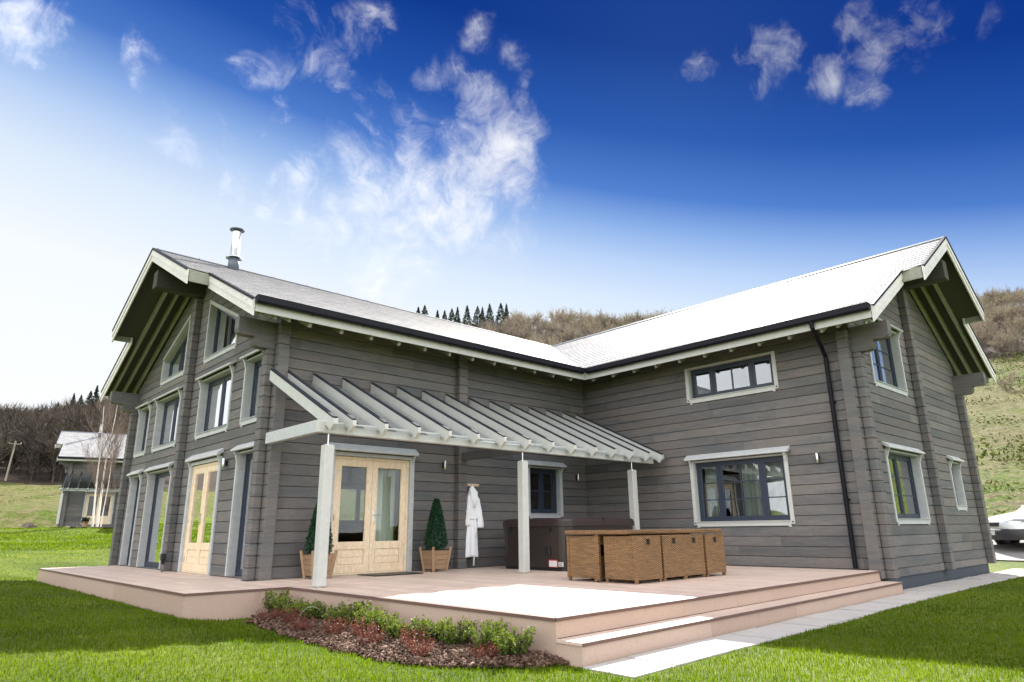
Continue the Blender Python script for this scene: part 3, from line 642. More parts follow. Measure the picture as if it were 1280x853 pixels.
def french_door(fn,o):
    s0,s1,z0,z1=o; m=MB()
    def bx(m,a,b,za,zb,d0,d1,mi=0,tone=.5):
        m.hexa([fn(a,d0,za),fn(b,d0,za),fn(b,d1,za),fn(a,d1,za),fn(a,d0,zb),fn(b,d0,zb),fn(b,d1,zb),fn(a,d1,zb)],mi,tone)
    g=.006; A,B=s0+g,s1-g; fw=.05; zt=z1-.05
    bx(m,A,A+fw,z0,zt,.02,.12,0,.6); bx(m,B-fw,B,z0,zt,.02,.12,0,.6); bx(m,A+fw,B-fw,zt-fw,zt,.02,.12,0,.6); bx(m,A+fw,B-fw,z0+.002,z0+.03,.02,.14,0,.2)
    fr=m.build('door_frame','pine',house)
    mid=(A+B)/2
    for i,(a,b) in enumerate(((A+fw+.003,mid-.003),(mid+.003,B-fw-.003))):
        m=MB(); st=.11; d0,d1=.03,.085; zb=z0+.034; ztp=zt-fw-.003; gz0=z0+.56; gz1=ztp-.12
        bx(m,a,a+st,zb,ztp,d0,d1,0,.55); bx(m,b-st,b,zb,ztp,d0,d1,0,.6)
        bx(m,a+st,b-st,gz1,ztp,d0+.001,d1-.001,0,.45); bx(m,a+st,b-st,gz0-.12,gz0,d0+.001,d1-.001,0,.5); bx(m,a+st,b-st,zb,zb+.13,d0+.001,d1-.001,0,.4)
        bx(m,a+st,b-st,zb+.13,gz0-.12,d0+.022,d1-.022,0,.6)
        zc=(zb+.13+gz0-.12)/2; bx(m,a+st+.022,b-st-.022,zb+.152,zc-.004,d0+.008,d0+.021,0,.7); bx(m,a+st+.022,b-st-.022,zc+.004,gz0-.142,d0+.008,d0+.021,0,.7)
        # glazing beads
        for (p,q,r,s_) in ((a+st,a+st+.012,gz0,gz1),(b-st-.012,b-st,gz0,gz1)): bx(m,p,q,r,s_,d0+.01,d1-.02,0,.3)
        bx(m,a+st+.012,b-st-.012,gz0,gz0+.012,d0+.01,d1-.02,0,.3); bx(m,a+st+.012,b-st-.012,gz1-.012,gz1,d0+.01,d1-.02,0,.3)
        dr=m.build('door','pine',house)
        p=MB(); bx(p,a+st+.010,b-st-.010,gz0+.010,gz1-.010,.052,.060); p.build('pane','door_glass' if fn is fA else 'window_glass',dr)
        hz=z0+1.02
        if i==1:
            h=MB(); x=a+.045; bx(h,x-.018,x+.018,hz-.11,hz+.11,d0-.008,d0-.001)
            h.tube([fn(x,d0-.008,hz+.03),fn(x,d0-.05,hz+.03),fn(x+.012,d0-.055,hz+.03),fn(x+.13,d0-.055,hz+.028)],.009,8)
            h.build('handle','stainless',dr,False)
        hg=MB(); xe=(a-.004 if i==0 else b+.004)
        for z in (z0+.25,z0+1.0,z0+1.8):
            hg=MB(); hg.tube([fn(xe,d0-.008,z-.05),fn(xe,d0-.008,z+.05)],.009,8); hg.build('hinge','stainless',dr)
    c=MB(); cw=.095
    for a,b in ((s0-cw,s0+.004),(s1-.004,s1+cw)): bx(c,a,b,z0+.002,z1+.02,-.03,-.001)
    bx(c,s0+.004,s1-.004,z1-.045,z1+.02,-.028,-.001); bx(c,s0+.001,s0+.005,z0+.002,z1-.046,-.001,.12); bx(c,s1-.005,s1-.001,z0+.002,z1-.046,-.001,.12)
    c.build('casing','grey_trim',fr)
    hd=MB(); a,b=s0-cw-.04,s1+cw+.04; zt_=z1+.03
    P=[(-.001,zt_+.15),(-.12,zt_+.055),(-.125,zt_+.012),(-.10,zt_),(-.001,zt_+.07)]
    n=len(P); vs=[fn(a,d,z) for d,z in P]+[fn(b,d,z) for d,z in P]
    hd.add(vs,[tuple(range(n-1,-1,-1)),tuple(range(n,2*n))]+[(i,(i+1)%n,n+(i+1)%n,n+i) for i in range(n)],0,.7)
    for x in (s0-cw+.01,s1+cw-.06):
        Q=[(-.031,zt_+.055),(-.088,zt_+.012),(-.085,zt_-.03),(-.06,zt_-.055),(-.05,zt_-.11),(-.031,zt_-.17)]
        n=len(Q); vs=[fn(x,d,z) for d,z in Q]+[fn(x+.05,d,z) for d,z in Q]
        hd.add(vs,[tuple(range(n-1,-1,-1)),tuple(range(n,2*n))]+[(i,(i+1)%n,n+(i+1)%n,n+i) for i in range(n)],0,.5)
    hd.build('hood','grey_trim',fr)
french_door(fA,oA[0]); window(fA,oA[1],[1,1],2)
french_door(fG,oG[0])
for i in (1,3): window(fG,oG[i],[1],1,door=True,depth=.13,trim=.055)
window(fG,oG[2],[1],1,door=True,depth=.13,trim=.055)
for i,c in ((4,[1,1]),(5,[1]),(6,[1,1]),(7,[1])): window(fG,oG[i],c,1,depth=.13,trim=.05)
window(fG,oG[8],[1,1],1,hood=False,slant=True,depth=.13,trim=.05); window(fG,oG[9],[1,1],1,hood=False,slant=True,depth=.13,trim=.05)
window(fB,oB[0],[1,2,1],3,bolts=True,trim=.075,cmat='pale_wood'); window(fB,oB[1],[1,2,1],1,bolts=True,hood=False,trim=.075,cmat='pale_wood')
window(fGB,oGB[0],[1,1],3,depth=.13,trim=.06); window(fGB,oGB[1],[1],2,depth=.13,trim=.05); window(fGB,oGB[2],[1,1],3,depth=.13,trim=.06)
window(fN,(6.0,7.7,1.0,2.2),[1,1],1)
# wall lamps: stainless cylinder on a dark bracket
def wall_lamp(fn,s,z):
    m=MB(); p=fn(s,-.075,z); m.lathe([(.0,z-.09),(.03,z-.09),(.032,z-.085),(.032,z+.085),(.03,z+.09)],p[0],p[1],16)
    o=m.build('wall_lamp','stainless',house,True); b=MB(); q=[fn(s-.02,-.002,z-.05),fn(s+.02,-.002,z-.05),fn(s+.02,-.048,z-.05),fn(s-.02,-.048,z-.05)]; q+= [(x,y,zz+.10) for x,y,zz in q]; b.hexa(q); b.build('bracket','dark_plastic',o)
wall_lamp(fA,3.79,2.06); wall_lamp(fA,7.93,1.99); wall_lamp(fB,-5.88,2.0); wall_lamp(fG,1.72,2.02)
# small black sockets low on the walls
m=MB(); m.box(-.24,-.152,4.20,4.30,.22,.36,0,.5,.015); m.box(-.22,-.16,4.23,4.27,.14,.22,0,.5,.01); m.build('outdoor_socket','dark_plastic',house)
m=MB(); m.box(3.86,3.96,-.10,-.002,.06,.17,0,.5,.02); m.build('outdoor_socket','dark_plastic',house)
# ------------------------------------------------------------------ terrace deck and steps
DX0,DX1=-1.64,8.14
def yf(x): return -6.99+.27*(x+.24)/8.38
deck=empty('terrace_deck',(-.24,-1.72,-.35)); tag(deck,'raised pinkish timber terrace deck with two long steps in front of the grey house','deck')
m=MB(); rr=random.Random(5); x=DX0+.012; bw=.1425
while x<DX1-.02:
    x1=min(x+bw-.0065,DX1-.01); 
    ya,yb=(-1.70,8.50) if x<-.245 else (yf((x+x1)/2)+.02,-.004)
    if x<-.245 and x1>-.165: ya,yb=-1.70,-.16
    ylist=[ya]; y=ya+rr.uniform(1,3.6)
    while y<yb-.4: ylist.append(y); y+=3.6
    ylist.append(yb)
    if x<-.153: pass
    for a,b in zip(ylist,ylist[1:]):
        if x1>-.16 and x<0: 
            if b>-.16: b=min(b,-.16)
        m.box(x,x1,a+.002,b-.002,-.026,0,0,rr.random(),.003)
    x+=bw
# strip that fills beside the gable wall
m.box(-.152,-.004,.21,4.26,-.026,0,0,.4,.003); m.box(-.152,-.004,4.48,8.54,-.026,0,0,.6,.003)
m.build('deck_boards','deck_board',deck)
m=MB(); m.box(DX0+.03,-.16,-1.69,8.49,-.06,-.03); m.prism([(-.22,yf(-.22)+.04),(DX1-.03,yf(DX1)+.04),(DX1-.03,-.02),(-.22,-.02)],2,-.06,-.03); m.build('joist_frame','dark_plastic',deck)
def skirt(p,q,z0,z1,out,seams,name='fascia',th=.02,mat='deck_fascia',tone0=.5):
    p=Vector((*p,0));q=Vector((*q,0));o=Vector((*out,0)); m=MB(); k=max(1,int(round((q-p).length/seams))) if seams else 1; r2=random.Random(int(p.x*10+z0*100))
    for i in range(k):
        a=p.lerp(q,i/k);b=p.lerp(q,(i+1)/k); g=(q-p).normalized()*.0012
        a=a+g;b=b-g
        P=[a,b,b-o*th,a-o*th]; m.hexa([v+Vector((0,0,z0)) for v in P]+[v+Vector((0,0,z1)) for v in P],0,tone0+r2.uniform(-.35,.35))
    return m.build(name,mat,deck)
F0=(DX0,8.5);F1=(DX0,-1.72);F2=(-.24,-1.72);F3=(-.24,-6.99);F4=(DX1,yf(DX1))
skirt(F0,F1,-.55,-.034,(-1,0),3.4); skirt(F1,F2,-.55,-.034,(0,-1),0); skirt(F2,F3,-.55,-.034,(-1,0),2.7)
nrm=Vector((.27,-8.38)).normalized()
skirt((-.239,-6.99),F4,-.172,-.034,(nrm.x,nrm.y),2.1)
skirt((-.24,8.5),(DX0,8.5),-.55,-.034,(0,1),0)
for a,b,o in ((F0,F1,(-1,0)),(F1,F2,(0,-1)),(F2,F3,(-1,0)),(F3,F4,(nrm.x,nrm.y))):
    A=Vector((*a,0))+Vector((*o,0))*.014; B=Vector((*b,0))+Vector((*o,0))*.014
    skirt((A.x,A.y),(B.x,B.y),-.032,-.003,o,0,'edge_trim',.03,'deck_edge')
# lower step
SD=.30
s3=(-.24,-6.99-SD); s4=(DX1+.08,yf(DX1+.08)-SD)
m=MB()
for k in range(2):
    y0=-.003-SD+k*.148; 
    m.hexa([(-.252,-6.99+y0,-.20),(s4[0],yf(s4[0])+y0,-.20),(s4[0],yf(s4[0])+y0+.143,-.20),(-.252,-6.99+y0+.143,-.20),(-.252,-6.99+y0,-.175),(s4[0],yf(s4[0])+y0,-.175),(s4[0],yf(s4[0])+y0+.143,-.175),(-.252,-6.99+y0+.143,-.175)],0,.4+.3*k)
m.build('step_tread','deck_board',deck)
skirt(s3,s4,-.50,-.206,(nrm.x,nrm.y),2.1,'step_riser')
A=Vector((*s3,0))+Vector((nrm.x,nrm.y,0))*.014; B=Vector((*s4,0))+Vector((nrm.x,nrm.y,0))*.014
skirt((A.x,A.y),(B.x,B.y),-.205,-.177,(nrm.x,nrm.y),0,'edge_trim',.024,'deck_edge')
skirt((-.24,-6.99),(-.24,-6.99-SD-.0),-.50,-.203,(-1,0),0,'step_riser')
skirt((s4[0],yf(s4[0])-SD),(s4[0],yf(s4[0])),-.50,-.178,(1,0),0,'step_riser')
# ------------------------------------------------------------------ pergola with glass canopy
perg=empty('pergola',(-.05,-2.2,-.35)); tag(perg,'pale grey lean-to pergola with slanted rafters and glass canopy over the terrace','pergola','lean-to pergolas of the log houses')
PS=(3.56-2.33)/2.54
def pz(y): return 3.56+PS*y
xs=[-.085,.225,.78,1.39,2.01,2.62,3.24,3.85,4.475,5.105,5.735,6.345,6.945,7.535,8.03]
for i,x in enumerate(xs):
    w=.075 if i in (0,len(xs)-1) else .06
    x0,x1=x-w/2,x+w/2; yt=-.004; yb=-2.54; d=.185
    y1=-.16 if i==0 else yt
    if i==0: yt=-.156; 
    P=[(yt,pz(yt)),(yb,pz(yb)),(yb-.01,pz(yb)-.075),(yb+.10,pz(yb)-.165),(yb+.14,pz(yb+.14)-d),(yt,pz(yt)-d)]
    MB().prism(P,0,x0,x1,0,rr.random()).build('rafter','pale_wood',perg)
    m=MB(); m.prism([(yt,pz(yt)+.001),(yb+.02,pz(yb+.02)+.001),(yb+.02,pz(yb+.02)+.026),(yt,pz(yt)+.026)],0,x0-.004,x1+.004); m.build('glazing_bar','cap_black',perg)
g=[]
for a,b in zip(xs,xs[1:]):
    m=MB(); y0=-.16; y1=-2.42; m.prism([(y0,pz(y0)-.150),(y1,pz(y1)-.150),(y1,pz(y1)-.142),(y0,pz(y0)-.142)],0,a+.04,b-.04); m.build('glass_pane','canopy_glass',perg)
MB().box(-.235,8.0,-2.30,-2.20,2.15,2.32,0,.5,.008).build('front_beam','pale_wood',perg)
MB().box(-.11,-.01,-2.195,-.175,2.19,2.38,0,.35,.008).build('side_beam','grey_trim',perg)
MB().box(4.17,4.27,-2.195,-.155,2.17,2.35,0,.35,.008).build('side_beam','log_wood',perg)
for i,px in enumerate((-.03,3.94,7.24)):
    o=MB(); o.box(px-.075,px+.075,-2.325,-2.175,.012,1.98,0,.5+.2*i,.012); o=o.build('post','pale_wood',perg)
    m=MB(); m.tube([(px,-2.25,1.98),(px,-2.25,2.15)],.011,8); m.tube([(px,-2.25,1.979),(px,-2.25,1.99)],.04,8); m.build('post_pin','stainless',o); m=MB(); m.tube([(px,-2.25,.0),(px,-2.25,.013)],.05,8); m.build('post_base','stainless',o)
# ------------------------------------------------------------------ garden furniture
table=empty('wicker_table',(4.33,-4.66,0)); tag(table,'long brown wicker dining table with cube chairs pushed under it on the terrace','table')
m=MB(); m.box(3.07,5.60,-5.27,-4.05,.667,.727,0,.5,.012); m.build('table_top','wicker',table)
for x in (3.12,5.52): MB().box(x-.03,x+.03,-4.70,-4.63,.02,.666,0,.5,.006).build('leg','wicker',table)
MB().box(3.16,5.48,-4.68,-4.65,.52,.66,0,.5,.006).build('rail','wicker',table)
def cube_chair(x0,x1,yb,d,label):
    """back panel at y=yb (outside), opening towards +y*d"""
    c=empty('wicker_chair',((x0+x1)/2,yb+d*.28,0)); tag(c,label,'chair','brown wicker cube chairs around the terrace table')
    s=1 if d>0 else -1; h0,h1=.05,.648; th=.05; cx=(x0+x1)/2
    m=MB(); ya,yb2=yb,yb+s*th; hx,hz0,hz1=.045,.52,.60
    m.box(x0,cx-hx,ya,yb2,h0,h1); m.box(cx+hx,x1,ya,yb2,h0,h1); m.box(cx-hx,cx+hx,ya,yb2,h0,hz0); m.box(cx-hx,cx+hx,ya,yb2,hz1,h1)
    bk=m.build('backrest','wicker',c)
    m=MB()
    for a,b,p,q in ((cx-hx-.015,cx-hx,hz0-.015,hz1+.015),(cx+hx,cx+hx+.015,hz0-.015,hz1+.015),(cx-hx,cx+hx,hz0-.015,hz0),(cx-hx,cx+hx,hz1,hz1+.015)): m.box(a,b,ya-s*.006,ya+s*.002,p,q,0,.7)
    m.build('handle_rim','wicker',bk)
    m=MB(); m.box(cx-hx+.001,cx+hx-.001,ya+s*.014,yb2-s*.002,hz0+.001,hz1-.001); m.build('handle_hole_shade','cap_black',bk)  # black block stands in for the shade inside the handle hole
    dep=.57
    MB().box(x0,x0+.05,yb2+s*.001,yb+s*dep,h0,h1-.004,0,.5,.008).build('armrest','wicker',c); MB().box(x1-.05,x1,yb2+s*.001,yb+s*dep,h0,h1-.004,0,.5,.008).build('armrest','wicker',c)
    MB().box(x0+.051,x1-.051,yb2+s*.001,yb+s*dep,h0,.36,0,.4,.006).build('seat','wicker',c)
    for fx_ in (x0+.03,x1-.03):
        for fy_ in (yb+s*.03,yb+s*(dep-.03)): MB().box(fx_-.022,fx_+.022,fy_-.022,fy_+.022,.0,.052,0,.3,.004).build('leg','wicker',c)
    return c
cube_chair(3.13,3.74,-5.34,1,'wicker cube chair at the near left corner of the table, pulled out furthest')
cube_chair(3.83,4.40,-5.31,1,'wicker cube chair second from the left in the near row, right of the dark gap')
cube_chair(4.415,4.96,-5.29,1,'wicker cube chair third from the left in the near row of the table')
cube_chair(5.02,5.58,-5.29,1,'wicker cube chair at the right end of the near row under the table')
cube_chair(3.11,3.68,-4.06,-1,'wicker cube chair at the far left corner of the table, nearest the hot tub')
# hot tub
tub=empty('hot_tub',(5.8,-1.65,0)); tag(tub,'dark brown square hot tub with closed cover under the pergola','hot tub')
def rbox(m,x0,x1,y0,y1,z0,z1,r,taper=0,mi=0,tone=.5,n=6,top=.0):
    def ring(z,ins,rd):
        P=[]
        for cx,cy,a0 in ((x1-ins-rd,y1-ins-rd,0),(x0+ins+rd,y1-ins-rd,90),(x0+ins+rd,y0+ins+rd,180),(x1-ins-rd,y0+ins+rd,270)):
            for k in range(n+1):
                a=R(a0+90*k/n); P.append((cx+rd*math.cos(a),cy+rd*math.sin(a),z))
        return P
    N=4*(n+1); rings=[ring(z0,0+taper,r),ring(z1-top,0,r)]
    if top>0: rings+= [ring(z1-top*.3,top*.3,r),ring(z1,top,max(.01,r-top*.5))]
    vs=[p for q in rings for p in q]; fs=[tuple(range(N-1,-1,-1)),tuple((len(rings)-1)*N+i for i in range(N))]
    for k in range(len(rings)-1): fs+=[(k*N+i,k*N+(i+1)%N,(k+1)*N+(i+1)%N,(k+1)*N+i) for i in range(N)]
    m.add(vs,fs,mi,tone)
m=MB(); rbox(m,4.70,6.90,-2.56,-.75,.06,.80,.22,.02); m.build('cabinet','tub_panel',tub,True).data.polygons.foreach_set('use_smooth',[False]*0 or [True]*0) if False else m.build('cabinet','tub_panel',tub)
m=MB(); rbox(m,4.75,6.85,-2.51,-.80,.001,.06,.12); m.build('base','dark_plastic',tub)
m=MB(); rbox(m,4.67,6.93,-2.59,-.72,.805,.955,.25,0,0,.5,8,.06); cv=m.build('cover','tub_cover',tub)
m=MB(); m.box(5.795,5.805,-2.595,-.715,.80,.957); m.box(4.672-.004,4.70,-2.2,-2.16,.70,.86); m.box(4.668,4.70,-1.1,-1.06,.70,.86); m.build('strap','dark_plastic',cv)
m=MB(); m.box(4.672,4.698,-2.17,-2.04,.27,.43,0,.5,.01); o=m.build('control_panel','dark_plastic',tub)
m=MB(); m.box(4.684,4.699,-2.36,-2.14,.07,.205,1); m.box(4.680,4.6835,-2.35,-2.15,.08,.185,0); m.build('warning_label',['label_white','label_red'],tub)
m=MB(); m.box(4.682,4.699,-2.50,-2.385,.085,.165,0,.5)
for k in range(4): m.box(4.680,4.6815,-2.49,-2.395,.095+.017*k,.101+.017*k,1)
m.build('warning_label',['label_white','dark_plastic'],tub)
# planters with clipped cones
def leafcloud(P,size,jit=.5,N=None,up=0.):
    """quads (diamonds) around points P (n,3)"""
    n=len(P); a=rng.normal(size=(n,3)); a[:,2]+=up; a/=np.linalg.norm(a,axis=1)[:,None]
    b=rng.normal(size=(n,3)); b-= (b*a).sum(1)[:,None]*a; b/=np.linalg.norm(b,axis=1)[:,None]
    s=size*(1+jit*(rng.random(n)-.5))[:,None] if np.isscalar(size) else size[:,None]
    c=np.cross(a,b)
    v=np.stack([P-a*s,P+b*s*.45+c*s*.12,P+a*s,P-b*s*.45+c*s*.12],1).reshape(-1,3)
    f=np.arange(4*n).reshape(n,4); return v,f
def planter(cx,cy,label):
    p=empty('planter',(cx,cy,0)); tag(p,label,'planter','wooden planters with clipped topiary cones')
    def ring(h,z): return [(cx-h,cy-h,z),(cx+h,cy-h,z),(cx+h,cy+h,z),(cx-h,cy+h,z)]
    m=MB()
    for k in range(4):
        z0=.05+k*.085; z1=z0+.081; h0=.145+.055*(z0/.42); h1=.145+.055*(z1/.42)
        m.add(ring(h0,z0)+ring(h1,z1),[(0,3,2,1),(4,5,6,7),(0,1,5,4),(1,2,6,5),(2,3,7,6),(3,0,4,7)],0,random.random())
    m.build('box','planter_wood',p)
    for sx in (-1,1):
        for sy in (-1,1):
            a=(cx+sx*.150,cy+sy*.150,0.003); b=(cx+sx*.212,cy+sy*.212,.45)
            MB().bar(a,b,.045,.045,(1,1,0),0,random.random(),.004).build('corner_post','planter_wood',p)
    m=MB(); 
    m.prism([(cx-.185,cy-.185),(cx+.185,cy-.185),(cx+.185,cy+.185),(cx-.185,cy+.185)],2,.392,.398); m.build('soil','mulch',p)
    t=empty('topiary_cone',(cx,cy,.398)); tag(t,label.replace('wooden planter','clipped dark green topiary cone'),'topiary','clipped topiary cones by the door')
    return p,t
def topiary(t,cx,cy):
    n=5200; h=rng.random(n)**.8; z=.40+.95*h; r0=.205*(1-h)**.72*np.where(h<.12,.75+h*2.1,1.)+.03
    a=rng.random(n)*6.283; rad=r0*(.84+.27*rng.random(n)**1.4); P=np.stack([cx+rad*np.cos(a),cy+rad*np.sin(a),z],1)
    v,f=leafcloud(P,.019,1.); np_mesh('foliage',v,f,'topiary_leaf',rng.random(n),t)
    m=MB(); m.lathe([(.02,.40),(.14,.42),(.175,.5),(.11,.85),(.05,1.2),(.0,1.3)],cx,cy,14,0,.15); m.build('inner_foliage','topiary_leaf',t); 
    m=MB(); m.tube([(cx,cy,.39),(cx,cy,.46)],.02,8); m.build('stem','stem_brown',t)
for cx,cy,lab in ((3.30,-.46,'wooden planter between the front double doors and the white bathrobe'),(.86,-.46,'wooden planter behind the left pergola post')):
    p,t=planter(cx,cy,lab); topiary(t,cx,cy)
# door mat
m=MB(); m.box(1.75,2.75,-.85,-.22,.002,.018,0,.5,.004); o=m.build('doormat','dark_plastic'); tag(o,'thin black doormat in front of the pine double doors on the front wall','doormat')
# peg rail and bathrobe
m=MB(); m.box(4.36,4.74,-.03,-.002,1.655,1.71,0,.6,.006); pr=m.build('peg_rail','pine'); tag(pr,'small pine peg rail on the wall above the white bathrobe','peg rail')
m=MB()
for x in (4.42,4.52,4.62,4.70): m.tube([(x,-.03,1.68),(x,-.085,1.69)],[.010,.014],8)
m.build('peg','pine',pr)
robe=empty('bathrobe',(4.53,-.11,1.66)); tag(robe,'white bathrobe hanging from the peg rail beside the dark log pier','bathrobe')
def loft(secs,n=48,fold=0.,fk=5,seed=0):
    """secs: (cx,cy,z,rx,ry,foldamp)"""
    m=MB(); vs=[];fs=[]; r3=random.Random(seed); ph=[r3.uniform(0,6.28) for _ in range(4)]
    for i,(cx,cy,z,rx,ry,fa) in enumerate(secs):
        for k in range(n):
            a=2*math.pi*k/n; q=1+fa*(math.sin(fk*a+ph[0]+z*1.5)*.6+math.sin((fk*2+1)*a+ph[1]-z*2)*.4)
            vs.append((cx+rx*math.cos(a)*q,cy+ry*math.sin(a)*q*(1+fa),z+.012*math.sin(3*a+ph[2])*(fa>0.15)))
    for i in range(len(secs)-1):
        for k in range(n): fs.append((i*n+k,(i+1)*n+k,(i+1)*n+(k+1)%n,i*n+(k+1)%n))
    fs.append(tuple(range(n))); fs.append(tuple(range(len(secs)*n-1,(len(secs)-1)*n-1,-1)))
    return m.add(vs,fs)
def interp(keys,n):
    out=[]
    zs=[k[2] for k in keys]
    for i in range(n):
        z=zs[0]+(zs[-1]-zs[0])*i/(n-1)
        for a,b in zip(keys,keys[1:]):
            if b[2]-1e-9<=z<=a[2]+1e-9:
                t_=(a[2]-z)/(a[2]-b[2]) if a[2]!=b[2] else 0; t_=t_*t_*(3-2*t_); out.append(tuple(a[j]+(b[j]-a[j])*t_ if j!=2 else z for j in range(6))); break
    return out
B=[(4.50,-.10,1.66,.02,.02,0),(4.50,-.10,1.62,.055,.045,.05),(4.50,-.10,1.50,.105,.06,.10),(4.49,-.10,1.36,.14,.065,.14),(4.485,-.10,1.08,.15,.06,.15),(4.485,-.10,.99,.125,.055,.18),(4.475,-.10,.90,.15,.065,.2),(4.46,-.10,.5,.175,.07,.22),(4.455,-.10,.22,.19,.075,.24)]
loft(interp(B,46),56,seed=2).build('robe_body','cloth_white',robe,True)
S=[(4.60,-.12,1.46,.03,.03,0),(4.615,-.135,1.36,.062,.045,.1),(4.65,-.15,1.1,.07,.05,.12),(4.675,-.155,.93,.075,.052,.12),(4.68,-.155,.86,.083,.058,.08),(4.68,-.155,.80,.080,.055,.08)]
loft(interp(S,26),32,seed=5,fk=3).build('sleeve','cloth_white',robe,True)
S=[(4.40,-.12,1.46,.03,.03,0),(4.39,-.13,1.36,.05,.045,.1),(4.36,-.135,1.1,.055,.05,.12),(4.345,-.135,.93,.06,.05,.12),(4.345,-.135,.84,.06,.05,.08)]
loft(interp(S,24),32,seed=6,fk=3).build('sleeve','cloth_white',robe,True)
m=MB(); m.tube([(4.34,-.16,1.0),(4.42,-.178,.99),(4.50,-.185,.985),(4.58,-.175,.99),(4.63,-.15,1.0)],.018,8); m.tube([(4.50,-.19,.98),(4.50,-.20,.7),(4.495,-.19,.35),(4.49,-.17,.05)],[.018,.016,.018,.02],8); m.tube([(4.515,-.19,.98),(4.53,-.20,.75),(4.535,-.19,.6)],.015,8)
m.build('belt','cloth_white',robe,True)
m=MB(); 
for k in range(7):
    a=R(-120+40*k)
m.tube([(4.44,-.10,1.60),(4.43,-.155,1.52),(4.46,-.175,1.36),(4.49,-.172,1.2)],[.02,.03,.03,.02],8); m.tube([(4.56,-.10,1.60),(4.57,-.155,1.52),(4.545,-.175,1.36),(4.51,-.172,1.2)],[.02,.03,.03,.02],8); m.build('collar','cloth_white',robe,True)
# ------------------------------------------------------------------ curtains
def curtain(fn,s0,s1,z0,z1,d,label,amp=.03,pitch=.11):
    m=MB(); n=int((s1-s0)/.012)+2; vs=[]
    for j,z in enumerate((z0,z1)):
        for i in range(n+1):
            s=s0+(s1-s0)*i/n; w=amp*math.sin(s/pitch*6.283+ .6*math.sin(s*7))*(1. if j==0 else .8)
            vs.append(fn(s,d+w,z))
    for j,z in enumerate((z0,z1)):
        for i in range(n+1):
            s=s0+(s1-s0)*i/n; w=amp*math.sin(s/pitch*6.283+ .6*math.sin(s*7))*(1. if j==0 else .8)
            vs.append(fn(s,d+w+.004,z))
    N=n+1
    fs=[(i,i+1,N+i+1,N+i) for i in range(n)]+[(2*N+i+1,2*N+i,3*N+i,3*N+i+1) for i in range(n)]
    m.add(vs,fs); o=m.build('curtain','curtain_cloth'); tag(o,label,'curtain'); return o
curtain(fA,2.16,2.84,.03,2.2,.34,'wide pale green curtain behind the right leaf of the front pine double doors')
curtain(fA,1.40,1.62,.03,2.2,.34,'narrow pale curtain at the left edge of the front pine double doors')
curtain(fB,-5.10,-4.05,.7,2.2,.34,'cream curtain filling the right half of the lower wing window above the terrace')
curtain(fB,-3.50,-3.20,.7,2.2,.34,'narrow cream curtain at the left end of the lower wing window')
curtain(fG,5.1,5.6,.03,2.2,.36,'pale curtain in the ground floor gable window left of the middle pier')
curtain(fG,2.1,2.5,2.65,4.1,.36,'pale curtain in the upper gable window right above the pine doors')
curtain(fG,.45,1.1,.03,2.2,.36,'grey curtain in the tall narrow window by the front house corner')
curtain(fGB,9.35,9.9,.7,2.2,.36,'cream curtain in the ground floor window of the right hand gable')
curtain(fGB,9.4,9.95,3.4,4.85,.36,'pale curtain in the upper window of the right hand gable')
SUN_E=5.0; SKYK=3.5; BACKFILL=9.5; EXPO=1.5; HAZE=0
# ------------------------------------------------------------------ terrain
CX,CY=-4.794,-11.356
RK=[0,24,32,46,60,85,100,120,170,260,900]
AK=[-180,-60,-20,10,26,43,62,84,110,160,180]
ZK=np.array([
 [-.35,-.4,-.4,-.4,-.4,-.4,-.4,-.4,0,0,0],
 [-.35,-.4,-.4,-.4,-.4,-.4,-.4,-.4,0,0,0],
 [-.35,-.3,0,1,2,5,8,12,16,17,17],
 [-.35,-.12,.7,4.6,9.2,17.5,23.5,32,42,44,40],
 [-.35,-.2,.3,3,6.5,15,21,29,47.5,51,45],
 [-.35,-.3,.1,1.2,3.2,10,15.5,25,51.5,55,45],
 [-.35,-.3,.2,1.0,2.0,7,11,18,46,50,40],
 [-.30,.0,.3,.95,1.6,4.4,7,11,21,26,24],
 [-.30,.0,.3,1.0,1.6,4,6,9,17,21,21],
 [-.35,-.3,-.2,0,.3,.6,1,1.5,3,3,3],
 [-.35,-.4,-.4,-.4,-.4,-.4,-.4,-.4,0,0,0]],float)
def sst(t): t=np.clip(t,0,1); return t*t*(3-2*t)
_r=np.random.default_rng(3); _ph=_r.random((14,3))*6.28; _dir=_r.random(14)*6.28
def bumps(x,y,scale,seed=0):
    s=0
    for k in range(7):
        a=_dir[(k+seed)%14]; f=(1.0+.45*k)/scale; s=s+np.sin((x*np.cos(a)+y*np.sin(a))*f+_ph[(k+seed)%14,0])*np.cos((-x*np.sin(a)+y*np.cos(a))*f*.8+_ph[(k+seed)%14,1])/(1+.35*k)
    return s/3.
